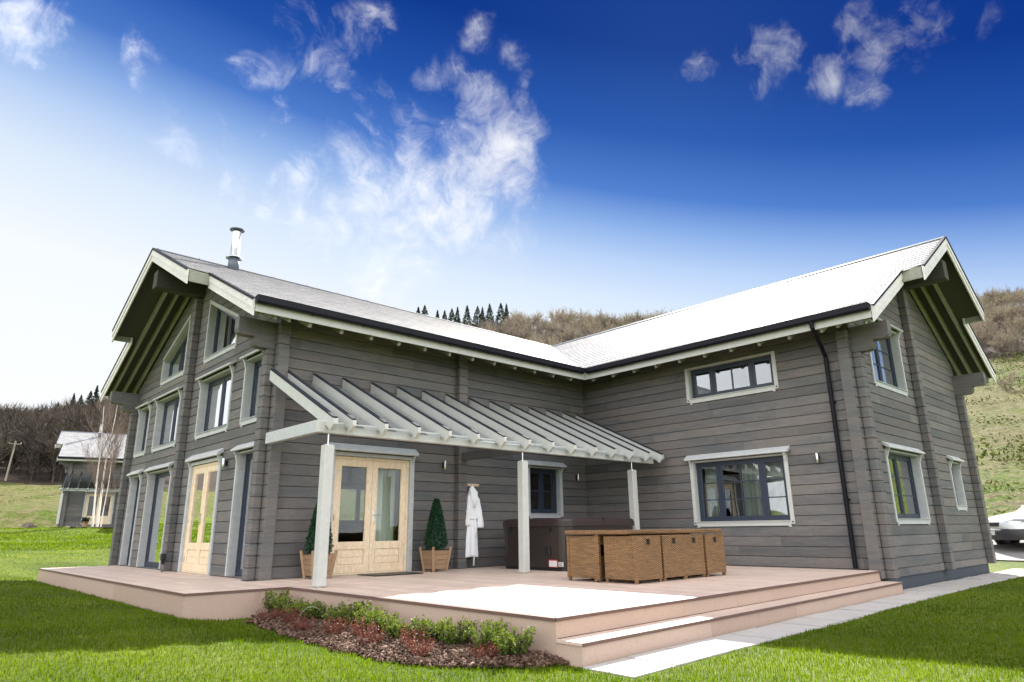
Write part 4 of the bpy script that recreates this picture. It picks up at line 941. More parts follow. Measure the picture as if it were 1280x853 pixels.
def terrain(x,y):
    x=np.asarray(x,float);y=np.asarray(y,float)
    dx,dy=x-CX,y-CY; r=np.hypot(dx,dy); az=np.degrees(np.arctan2(dy,dx))
    zr=np.stack([np.interp(r,RK,ZK[i]) for i in range(len(AK))],0)
    i=np.clip(np.searchsorted(AK,az,side='right')-1,0,len(AK)-2); A=np.array(AK,float)
    t=(az-A[i])/(A[i+1]-A[i]); t=t*t*(3-2*t)
    sh=np.arange(zr[0].size).reshape(zr[0].shape); flat=zr.reshape(len(AK),-1); ii=i.ravel(); z=(flat[ii,sh.ravel()]*(1-t.ravel())+flat[ii+1,sh.ravel()]*t.ravel()).reshape(x.shape)
    # level building plots
    d=np.hypot(np.maximum(np.maximum(-1.-x,x-16.),0),np.maximum(np.maximum(-7.-y,y-9.5),0)); w=1-sst(d/5.)
    near=-.37+.0*x
    z=z*(1-w)+near*w
    d2=np.hypot(np.maximum(np.maximum(3.3-x,x-21.),0),np.maximum(np.maximum(40.-y,y-54),0)); w2=1-sst(d2/4.); z=z*(1-w2)+1.12*w2
    # ground lies a little higher left of the terrace
    z=z+.12*sst((-1.0-x)/1.2)*sst((y+7.)/4.)*(1-sst((y-14)/6.))
    z=z+bumps(x,y,3.4,0)*.20*sst((r-20)/14)*(1-sst((r-70)/30))+bumps(x,y,1.6,3)*.020*(w<.999)*sst((r-2)/3)+bumps(x,y,17.,5)*1.3*sst((r-60)/50)+bumps(x,y,3.2,6)*.35*sst((r-36)/30)*sst((30-az)/12)*sst((az+25)/20)
    return z
def zt_(x,y): return float(terrain(np.array([x]),np.array([y]))[0])
rad=np.concatenate([[0.01],np.geomspace(.8,60,95),np.linspace(62,200,70),np.geomspace(210,900,16)])
na=540; ang=np.radians(np.arange(na)*360/na)
RR,AA=np.meshgrid(rad,ang,indexing='ij'); X=CX+RR*np.cos(AA); Y=CY+RR*np.sin(AA); Z=terrain(X,Y)
V=np.stack([X,Y,Z],-1).reshape(-1,3)
ir=np.arange(len(rad)-1)[:,None]; ia=np.arange(na)[None,:]
Fq=np.stack([ir*na+ia,(ir+1)*na+ia,(ir+1)*na+(ia+1)%na,ir*na+(ia+1)%na],-1).reshape(-1,4)
cx_=V[Fq].mean(1); fr=np.hypot(cx_[:,0]-CX,cx_[:,1]-CY); fa=np.degrees(np.arctan2(cx_[:,1]-CY,cx_[:,0]-CX))
lim_l=np.interp(fa,[-180,-30,-10,5,20,40,60,75,90,120,150,180],[900,900,60,27.5,29,40,52,62,62,70,300,900])
wl=np.interp(fa,[-30,0,10,20,35,60,74,92,120,160],[300,110,84,74,64,74,98,100,110,300],left=1e4,right=1e4)
cls=np.where(fr<lim_l,0,np.where(fr<wl,1,2))
for k,(nm,mt) in enumerate((('lawn','lawn_soil'),('hillside','rough_hill'),('woodland_floor','wood_floor'))):
    sel=Fq[cls==k]; us,inv=np.unique(sel,return_inverse=True); o=np_mesh(nm,V[us],inv.reshape(sel.shape),mt,None,None,True); tag(o,kind='structure')
# path of concrete slabs along the steps and gable
m=MB(); rr=random.Random(9)
def slab_row(x0,x1,y0f,y1f,n,rows):
    for i in range(n):
        a=x0+(x1-x0)*i/n+.008; b=x0+(x1-x0)*(i+1)/n-.008
        for j in range(rows):
            ya=y0f(a)+(y1f(a)-y0f(a))*j/rows+.004; yb=y0f(a)+(y1f(a)-y0f(a))*(j+1)/rows-.004; yc=y0f(b)+(y1f(b)-y0f(b))*j/rows+.004; yd=y0f(b)+(y1f(b)-y0f(b))*(j+1)/rows-.004
            z=-.350+rr.uniform(-.006,.006); m.hexa([(a,ya,-.45),(b,yc,-.45),(b,yd,-.45),(a,yb,-.45),(a,ya,z),(b,yc,z+rr.uniform(-.002,.002)),(b,yd,z),(a,yb,z)],0,rr.random())
slab_row(-.30,8.25,lambda x:-7.86+.30*(x+.3)/8.5,lambda x:yf(x)-SD-.03,14,1)
slab_row(8.26,15.4,lambda x:-7.56+.0*x,lambda x:-6.80,12,2)
slab_row(15.41,17.2,lambda x:-7.56+.0*x,lambda x:-6.80,3,2)
m.build('path','slab_stone'); tag(bpy.data.objects['path'],kind='structure')
def sheet(name,poly_fn,nu,nv,mat,lift):
    u=np.linspace(0,1,nu);v=np.linspace(0,1,nv);U,W=np.meshgrid(u,v,indexing='ij'); x,y=poly_fn(U,W); z=terrain(x,y)+lift
    V_=np.stack([x,y,z],-1).reshape(-1,3); i=np.arange(nu-1)[:,None];j=np.arange(nv-1)[None,:]
    f=np.stack([i*nv+j,(i+1)*nv+j,(i+1)*nv+j+1,i*nv+j+1],-1).reshape(-1,4)
    return np_mesh(name,V_,f,mat,None,None,True)
def drive(U,W): 
    y=-30+U*48; return 19.2+W*3.6-.0*y+ .8*np.sin(y*.12),y
tag(sheet('driveway',drive,60,12,'drive_tar',.03),kind='structure')
# ------------------------------------------------------------------ flower bed
bed=[(-.26,-1.75),(-.72,-1.76),(-1.0,-2.3),(-1.12,-3.2),(-1.26,-4.3),(-1.30,-5.2),(-1.22,-6.1),(-.85,-6.75),(-.52,-7.02),(-.26,-7.12)]
def bed_edge(y):  # outer x for y
    ys=[p[1] for p in bed][::-1]; xs_=[p[0] for p in bed][::-1]; return np.interp(y,ys,xs_)
def bedf(U,W):
    y=-7.12+U*5.37; xo=bed_edge(y)+.03*np.sin(y*9)+.02*np.sin(y*23+1); xi=-.255; return xi+(xo-xi)*W,y
def bedz(x,y): 
    xo=bed_edge(y); w=np.clip((-.255-x)/np.maximum(.05,(-.255-xo)),0,1); e=np.minimum(1,np.minimum((y+7.14)*5,(-1.73-y)*6)); return -.372+.055*(1-w**3)*e+bumps(x*6,y*6,1.,2)*.012
u=np.linspace(0,1,150);w=np.linspace(0,1,34);U,W=np.meshgrid(u,w,indexing='ij'); x,y=bedf(U,W); z=bedz(x,y)+.006
i=np.arange(149)[:,None];j=np.arange(33)[None,:]; f=np.stack([i*34+j,(i+1)*34+j,(i+1)*34+j+1,i*34+j+1],-1).reshape(-1,4)
tag(np_mesh('flower_bed',np.stack([x,y,z],-1).reshape(-1,3),f,'mulch',None,None,True),kind='structure')
n=7500; u=rng.random(n); w=rng.random(n)**.8; x,y=bedf(u,w*1.0); z=bedz(x,y)+.012+.02*rng.random(n)
P=np.stack([x,y,z],1); a=rng.normal(size=(n,3)); a[:,2]*=.35; a/=np.linalg.norm(a,axis=1)[:,None]; b=rng.normal(size=(n,3)); b-=(b*a).sum(1)[:,None]*a; b/=np.linalg.norm(b,axis=1)[:,None]; c=np.cross(a,b)
la=(.010+.022*rng.random(n))[:,None]; lb=la*(.35+.3*rng.random(n))[:,None]; lc=la*.14
vv=np.stack([P+sa*a*la+sb*b*lb+sc*c*lc for sc in (-1,1) for sa,sb in ((-1,-1),(1,-.8),(.9,1),(-1,.7))],1).reshape(-1,3)
q=np.array([(0,3,2,1),(4,5,6,7),(0,1,5,4),(1,2,6,5),(2,3,7,6),(3,0,4,7)]); ff=(np.arange(n)[:,None,None]*8+q[None]).reshape(-1,4)
tag(np_mesh('bark_mulch',vv,ff,'bark_chip',np.repeat(rng.random(n)**1.5,6)),'loose brown bark chips covering the flower bed beside the terrace','mulch',kind='stuff')
def sprigs(cx,cy,z0,nst,h,spread,leaf,nl,mat,stemmat,name,label,cat,group,tw=.004,seed=0,tipbright=True):
    r4=np.random.default_rng(seed); e=empty(name,(cx,cy,z0)); tag(e,label,cat,group)
    st=MB(); pts=[];tn=[]
    for k in range(nst):
        a=r4.random()*6.283; sp=spread*math.sqrt(r4.random()); hh=h*(.65+.45*r4.random()); b0=Vector((cx+.25*sp*math.cos(a),cy+.25*sp*math.sin(a),z0-.01)); b2=Vector((cx+sp*math.cos(a),cy+sp*math.sin(a),z0+hh)); b1=(b0+b2)/2+Vector((sp*.18*math.cos(a),sp*.18*math.sin(a),0))
        st.tube([b0,b1,b2],[tw,tw*.8,tw*.4],4)
        for q_ in range(nl):
            t_=.18+.82*r4.random(); p=b0.lerp(b1,t_*2) if t_<.5 else b1.lerp(b2,(t_-.5)*2); o=r4.normal(size=3)*leaf*.8
            pts.append((p.x+o[0],p.y+o[1],p.z+o[2]*.6)); tn.append(min(1,max(0,(t_*.75 if tipbright else .5)+r4.random()*.5-.2)))
    st.build('stems',stemmat,e)
    v,f=leafcloud(np.array(pts),leaf,.7); np_mesh('leaves',v,f,mat,np.array(tn),e); return e
ords=['first','second','third','fourth','fifth','sixth','seventh','eighth','ninth','tenth','eleventh','twelfth','thirteenth','fourteenth','fifteenth','sixteenth']
ny=13; 
for k in range(ny):
    y=-2.05-(6.72-2.05)*k/(ny-1)+random.uniform(-.05,.05); x=-.52-.05*math.sin(k)
    pos='leftmost, in the inner corner' if k==0 else ('rightmost, nearest the steps' if k==ny-1 else ords[k]+' from the left in the row')
    sprigs(x,y,float(bedz(np.array(x),np.array(y))),34,.22+random.uniform(-.03,.07),.19,.018,32,'shrub_leaf','stem_brown','hedge_shrub','small glossy green hedge shrub along the terrace edge, '+pos,'shrub','green hedge shrubs along the terrace edge',.004,k)
red=[(-.50,-1.98,.17,'leftmost reddish twiggy shrub, alone by the fascia corner of the terrace'),(-.86,-2.55,.17,'reddish shrub just right of the leftmost one at the bed edge'),(-.80,-3.10,.19,'reddish shrub left of the white hose loop'),(-.98,-3.75,.17,'reddish shrub below the white hose loop near the lawn'),(-.90,-4.35,.20,'bright rusty shrub in the middle of the flower bed'),(-.80,-4.75,.20,'rusty shrub just right of the middle of the flower bed, close to the hedge'),(-.98,-5.20,.19,'rusty shrub third from the right in the flower bed'),(-.78,-5.60,.18,'rusty shrub second from the right, close to the hedge'),(-.98,-6.05,.17,'rusty shrub at the front of the bed near its right end'),(-.68,-6.55,.12,'smallest reddish shrub at the right end of the bed')]
for k,(x,y,h,lab) in enumerate(red):
    sprigs(x,y,float(bedz(np.array(x),np.array(y))),34,h,.17,.0105,15,'red_twig','red_twig','red_shrub',lab,'shrub','low red twiggy shrubs in the bark bed',.0025,50+k,False)
m=MB(); pts=[]
for k in range(15):
    a=math.pi*(k/14)*.62; q=.17*(1-math.cos(a)); pts.append((-.92+.73*q,-3.45-.68*q,-.36+.26*math.sin(a)))
m.tube(pts,.0025,6); tag(m.build('hose_loop','white_hose'),'thin pale wire hoop standing in the flower bed among the shrubs','hoop')
# ------------------------------------------------------------------ grass
def grass(n,rmin,rmax,az0,az1,hgt,wid,name):
    u=rng.random(n); r=rmin*(rmax/rmin)**u if rmin>0 else rmax*np.sqrt(u); a=np.radians(az0+(az1-az0)*rng.random(n)); x=CX+r*np.cos(a); y=CY+r*np.sin(a)
    xo=bed_edge(np.clip(y,-7.12,-1.75))+.03*np.sin(y*9)+.02*np.sin(y*23+1)-.01
    bad=((x>xo)&(y>-7.14)&(y<-1.72)&(x<0))|((x>-1.66)&(y>-1.74)&(y<8.55)&(x<1))|((x>-.2)&(y>-7.15)&(y<10))|((x>-.33)&(x<8.25)&(y>-7.88+.30*(x+.3)/8.5+.02*np.sin(x*11))&(y<-7))|((x>8.2)&(x<17.3)&(y>-7.58+.02*np.sin(x*9))&(y<-6))|((x>18)&(x<24))|((x>-.33)&(x<.1)&(y>-7.87)&(y<-7.))
    k=~bad; x,y,r=x[k],y[k],r[k]; n=len(x); z=terrain(x,y)-.004
    h=hgt*(.55+.75*rng.random(n))*(1+.25*bumps(x*3,y*3,1.,4)); ph=rng.random(n)*6.283; lean=.55*rng.random(n)
    w=wid*(1+r/9.)*(.7+.6*rng.random(n))
    dx,dy=np.cos(ph),np.sin(ph); sx,sy=-dy*w/2,dx*w/2
    b0=np.stack([x-sx,y-sy,z],1); b1=np.stack([x+sx,y+sy,z],1)
    m0=np.stack([x+sx*.8+dx*h*lean*.35,y+sy*.8+dy*h*lean*.35,z+h*.6],1); m1=np.stack([x-sx*.8+dx*h*lean*.35,y-sy*.8+dy*h*lean*.35,z+h*.6],1)
    tp=np.stack([x+dx*h*lean,y+dy*h*lean,z+h],1)
    v=np.stack([b0,b1,m0,m1,tp],1).reshape(-1,3); o=np.arange(n)[:,None]*5
    f=np.concatenate([o+np.array([[0,1,2]]),o+np.array([[0,2,3]]),o+np.array([[3,2,4]])],0)
    tn=np.clip(.45+.35*bumps(x*1.6,y*1.6,1.,1)+.5*(rng.random(n)-.5),0,1); tn=np.concatenate([tn]*3)
    tag(np_mesh(name,v,f,'grass_blade',tn),'short bright green lawn grass around the house','grass',kind='stuff')
grass(500000,2.3,30,-8,102,.036,.0034,'grass')
grass(90000,30,61,58,100,.06,.006,'grass')
# ------------------------------------------------------------------ bare woodland
def bare_tree(seed,H=9.,ntw=420,conic=False):
    r5=np.random.default_rng(seed); V_=[];F_=[]
    def sliver(p,q,w):
        d=q-p; s=np.cross(d,r5.normal(size=3)); s=s/np.linalg.norm(s)*w; b=len(V_); V_.extend([p-s,p+s,q]); F_.append((b,b+1,b+2))
    top=np.array([0,0,H*.55]); 
    for k in range(4): 
        a=k*1.57; s=np.array([np.cos(a),np.sin(a),0])*.13; b=len(V_); V_.extend([s,np.array([-s[1],s[0],0]),top]); F_.append((b,b+1,b+2))
    ends=[]
    for k in range(26):
        z0=H*(.15+.4*r5.random()); a=r5.random()*6.28; e=r5.random(); rr_=H*.30*np.sqrt(r5.random()); q=np.array([rr_*np.cos(a),rr_*np.sin(a),H*(.45+.5*(1-(rr_/(H*.34))**2)*(.4+.6*e))]); p=np.array([0,0,z0]); sliver(p,q,.06); ends.append((p,q))
    for k in range(ntw):
        p,q=ends[r5.integers(len(ends))]; t_=.3+.7*r5.random(); s=p+(q-p)*t_; d=(q-p)/np.linalg.norm(q-p)*.6+r5.normal(size=3)*.55+np.array([0,0,.45]); d/=np.linalg.norm(d); sliver(s,s+d*H*(.08+.12*r5.random()),.028+.03*r5.random())
    return np.array(V_),np.array(F_)
T_=[bare_tree(s) for s in range(6)]
def forest(spots,name,mat,label,cat):
    VV=[];FF=[];TT=[];o=0
    for (x,y,s,tn) in spots:
        v,f=T_[rng.integers(6)]; a=rng.random()*6.28; c,sn=math.cos(a),math.sin(a); z=zt_(x,y)
        w=s*(.9+.5*rng.random()); vv=np.stack([x+(v[:,0]*c-v[:,1]*sn)*w,y+(v[:,0]*sn+v[:,1]*c)*w,z-.2+v[:,2]*s],1)
        VV.append(vv);FF.append(f+o);o+=len(v);TT.append(np.clip(np.full(len(f),tn)+.25*(rng.random(len(f))-.5),0,1))
    return tag(np_mesh(name,np.concatenate(VV),np.concatenate(FF),mat,np.concatenate(TT)),label,cat,kind='stuff')
def sector(a0,a1,r0,r1,n,s0,s1):
    out=[]
    for _ in range(n):
        a=R(random.uniform(a0,a1)); r=math.sqrt(random.uniform(r0*r0,r1*r1)); x,y=CX+r*math.cos(a),CY+r*math.sin(a)
        tn=float(np.clip(.45+.45*bumps(np.array(x),np.array(y),9.,8)+random.uniform(-.25,.25),0,1)); out.append((x,y,random.uniform(s0,s1),tn))
    return out
forest(sector(72,98,101,186,1000,.55,.9),'bare_woodland','bare_twigs','bare brown winter wood on the slope behind the small house on the left','woodland')
forest(sector(28,61,84,184,950,.5,.85),'bare_woodland','scrub_glare_twigs','leafless wood painted pale for glare, on the crest seen between the two roofs','woodland')
forest(sector(61,72,100,180,90,.75,1.1)+sector(15,28,80,150,110,.5,.9),'bare_woodland','bare_twigs','bare wood on the hill behind the house','woodland')
forest(sector(1,15,84,128,520,.22,.45)+sector(2,15,62,86,60,.12,.22),'scrub','scrub_glare_twigs','leafless scrub on the upper slope behind the right gable','scrub')
bp=[];bz=[]
for (x,y,s_,tn) in sector(1,17,31,86,220,.3,1.0)+sector(70,98,66,100,120,.2,.5):
    k_=36; q=rng.normal(size=(k_,3))*np.array([s_,s_,s_*.28]); bp.append(np.stack([x+q[:,0],y+q[:,1],zt_(x,y)+.05+np.abs(q[:,2])],1)); bz.append(np.full(k_,s_*.16))
bp=np.concatenate(bp); v,f=leafcloud(bp,np.concatenate(bz)); tag(np_mesh('brambles',v,f,'bramble_leaf',rng.random(len(bp))**1.3),'low bramble and dead bracken clumps over the rough grass hillside','brambles',kind='stuff')
# conifers on the skyline
def conifer(x,y,h,label,seed,group,top=None):
    r6=np.random.default_rng(seed); z=zt_(x,y); e=empty('conifer_tree',(x,y,z-.2)); tag(e,label,'conifer tree',group)
    MB().tube([(x,y,z-.3),(x,y,z+h*.9)],[h*.018,h*.004],5).build('trunk','stem_brown',e)
    n=800; t_=r6.random(n)**.75; tier=(t_*13)%1; rad=h*(.27+.08*math.sin(seed*2.1))*(1-t_)**.85*(1.1-.45*tier)*(.35+.65*np.sqrt(r6.random(n))); a=r6.random(n)*6.28+seed
    P=np.stack([x+rad*np.cos(a),y+rad*np.sin(a),z+h*(.10+.9*t_)-rad*.25],1); v,f=leafcloud(P,h*.042*(1.1-t_*.6),0.); np_mesh('crown',v,f,'conifer_leaf',r6.random(n),e)
def from_px(u,v,depth):
    d=RAYM(u,v); return Vector(CAMLOC)+d*depth
# ------------------------------------------------------------------ camera
YAW,PITCH,ROLL,FPX=46.981,15.787,.6605,837.09
CAMLOC=(-4.794,-11.356,.7388)
y_,p_,r_=R(YAW),R(PITCH),R(ROLL)
fwd=Vector((math.cos(y_)*math.cos(p_),math.sin(y_)*math.cos(p_),math.sin(p_))); rgt=Vector((math.sin(y_),-math.cos(y_),0)); dwn=-(rgt.cross(fwd))
r2=rgt*math.cos(r_)+dwn*math.sin(r_); d2=-rgt*math.sin(r_)+dwn*math.cos(r_)
def RAYM(u,v): return r2*((u-640)/FPX)+d2*((v-426.5)/FPX)+fwd
cam=bpy.data.cameras.new('camera'); co=bpy.data.objects.new('camera',cam); COL.objects.link(co)
mw=Matrix(((r2.x,-d2.x,-fwd.x,CAMLOC[0]),(r2.y,-d2.y,-fwd.y,CAMLOC[1]),(r2.z,-d2.z,-fwd.z,CAMLOC[2]),(0,0,0,1))); co.matrix_world=mw
cam.sensor_width=36; cam.lens=FPX/1280*36; cam.clip_start=.05; cam.clip_end=5000; SC.camera=co
# conifers placed where the skyline carries them
cons=[(523,384,.75),(531,382,.95),(547,388,.7),(556,388,.8),(565,386,.75),(572,384,1.05),(584,382,1.15),(597,383,.8),(603,384,.75),(612,380,1.2),(626,379,1.25),(633,380,1.1)]
for k,(u,v,s) in enumerate(cons):
    d=RAYM(u,v); hd=math.hypot(d.x,d.y); a=math.atan2(d.y,d.x); rr_=172.; x,y=CX+rr_*math.cos(a),CY+rr_*math.sin(a)
    top=CAMLOC[2]+rr_*d.z/hd; h=max(5.,top-zt_(x,y))
    conifer(x,y,h,'dark conifer on the middle skyline, '+(ords[k]+' from the left in the row of twelve'),k,'dark conifers on the middle skyline')
lc=[(73,503),(93,492),(102,494),(114,489),(122,482)]
for k,(u,v) in enumerate(lc):
    d=RAYM(u,v); hd=math.hypot(d.x,d.y); a=math.atan2(d.y,d.x); rr_=172.; x,y=CX+rr_*math.cos(a),CY+rr_*math.sin(a)
    top=CAMLOC[2]+rr_*d.z/hd; h=max(6.,min(12.,top-zt_(x,y))); conifer(x,y,h,'dark conifer on the left skyline, '+ords[k]+' from the left of the five',40+k,'dark conifers on the left skyline')
# ------------------------------------------------------------------ second house (a twin of the first) in the distance
KD={}
for c in bpy.data.objects:
    if c.parent: KD.setdefault(c.parent.name,[]).append(c)
h2=copy_tree(house,None,KD); h2.location=(4.9,44.9,1.12); h2.rotation_euler[2]=R(-13); tag(h2,'small distant log house with slate roof and steel flue beyond the lawn at far left','house')
def find_kids(o): return [c for c in bpy.data.objects if c.parent==o]
for rf in find_kids(h2):
    if rf.name.startswith('roof'):
        for c in find_kids(rf):
            if c.name.startswith('flue'): c.location=(.95,-.45,-.22)
p2=copy_tree(perg,None,KD); p2.rotation_euler[2]=R(-13); p2.location=Matrix.Rotation(R(-13),3,'Z')@Vector((-.05,-2.2,0))+Vector((4.9,44.9,1.12)); tag(p2,'distant pale pergola on the front of the small house at far left','pergola')
# bed, stones and birch in front of it
def gnd(u,v,depth):
    P=from_px(u,v,depth); return P.x,P.y,zt_(P.x,P.y)
b0=from_px(60,657,40);b1=from_px(150,660,40)
def bed2(U,W): 
    x=b0.x+(b1.x-b0.x)*U; y=b0.y+(b1.y-b0.y)*U; return x+W*.35,y+W*(1.6+.5*np.sin(U*9))
tag(sheet('flower_bed',bed2,30,8,'mulch',.05),kind='structure')
def rock(u,v,dep,s,label,name='rock',mat='rock',cat='rock',sq=.6,seed=0):
    x,y,z=gnd(u,v,dep); r7=np.random.default_rng(seed); m=MB(); n=14; k=8; vs=[];ph=r7.random(6)*6
    for i in range(k+1):
        t_=math.pi*i/k*.62
        for j in range(n):
            a=6.283*j/n; q=s*(1+.22*math.sin(3*a+ph[0]+i)+.15*math.sin(5*a+ph[1]+2*i)+.12*math.sin(7*a*1+ph[2]))
            vs.append((x+q*math.sin(t_)*math.cos(a),y+q*math.sin(t_)*math.sin(a),z-.05+s*sq*1.6*(math.cos(t_)-.1)))
    fs=[(i*n+j,(i+1)*n+j,(i+1)*n+(j+1)%n,i*n+(j+1)%n) for i in range(k) for j in range(n)]
    m.add(vs,fs); return tag(m.build(name,mat,None,False,(x,y,z)),label,cat)
rock(37,652,42,.38,'brown tree stump like boulder on the lawn edge at far left','boulder',seed=1,sq=.8)
rock(57,656,42,.22,'low flat brown stone left of the distant pergola post','boulder',seed=2,sq=.35)
rock(65,657,41,.2,'small dark stone at the left end of the distant flower bed','boulder',seed=3,sq=.5)
rock(84,658,40,.2,'dark stone in the distant bed below the log wall','boulder',seed=4,sq=.5)
rock(98,658,40,.2,'brown stone in the middle of the distant bed','boulder',seed=5,sq=.5)
# tan pot with dark plant
x,y,z=gnd(106,656,40.5); g_=empty('flower_pot',(x,y,z)); tag(g_,'small tan pot with a dark plant in the distant flower bed, left of the birch','flower pot')
MB().lathe([(.13,z-.05),(.15,z+.05),(.18,z+.34),(.16,z+.35)],x,y,14).build('pot','planter_wood',g_)
n=400; P=np.stack([x+.08*rng.normal(size=n),y+.08*rng.normal(size=n),z+.42+.09*rng.normal(size=n)],1); v,f=leafcloud(P,.07); np_mesh('plant',v,f,'conifer_leaf',rng.random(n),g_)
# birch clump
def birch(u,v,dep,H,label):
    x,y,z=gnd(u,v,dep); e=empty('birch_tree',(x,y,z)); tag(e,label,'birch tree')
    r8=random.Random(4); tr=MB(); tw=MB()
    def grow(mb,p,d,L_,rad,lev):
        pts=[p];r_=[rad]; n_=6 if lev<2 else 3
        for i in range(n_):
            d=(d+Vector((r8.gauss(0,.03 if lev==0 else .1),r8.gauss(0,.03 if lev==0 else .1),.06 if lev==0 else .12))*(1 if lev<2 else 1.3)).normalized(); p=p+d*L_/n_; pts.append(p); r_.append(rad*(1-.8*(i+1)/n_))
        (tr if lev==0 else tw).tube(pts,r_,6 if lev==0 else 3,cap=False)
        if lev<3:
            nb={0:24,1:7,2:4}[lev]
            for k in range(nb):
                t_=(.18 if lev==0 else .2)+(.8 if lev==0 else .75)*k/nb; i=min(n_-1,int(t_*n_)); q=pts[i].lerp(pts[i+1],t_*n_-i); a=r8.uniform(0,6.28)
                side=Vector((math.cos(a),math.sin(a),0)); nd=(d*.75+side*.75+Vector((0,0,.35))).normalized()
                grow(tw,q,nd,L_*(.34*(1.1-t_*.6) if lev==0 else .5)*r8.uniform(.7,1.2),max(.007,rad*(1-.75*t_)*.42),lev+1)
    grow(tr,Vector((x+.1,y,z-.1)),Vector((-.01,.0,1)),H,.075,0); grow(tr,Vector((x-.15,y+.05,z-.1)),Vector((-.07,.02,1)).normalized(),H*.92,.065,0); grow(tr,Vector((x+.3,y,z-.1)),Vector((.02,-.02,1)).normalized(),H*.7,.04,0)
    tr.build('trunk','birch_bark',e); tw.build('crown','birch_twigs',e)
birch(119,658,41,8.2,'bare white stemmed birch in front of the distant house')
# utility pole
x,y,z=gnd(5,609,80); z0=zt_(x,y); e=empty('utility_pole',(x,y,z0)); tag(e,'leaning wooden utility pole on the pale field at the far left edge','utility pole')
MB().tube([(x,y,z0-.3),(x+.22,y-.6,z0+4.7)],[.13,.09],8).build('pole','pole_wood',e); MB().bar((x-.4,y-.75,z0+4.35),(x+.8,y-.4,z0+4.35),.1,.1,(0,0,1)).build('crossarm','pole_wood',e)
m=MB()
for t_ in (-.4,.2,.8): m.tube([(x+t_,y-.55,z0+4.4),(x+t_,y-.55,z0+4.6)],[.05,.03],6)
m.build('insulator','porcelain',e)
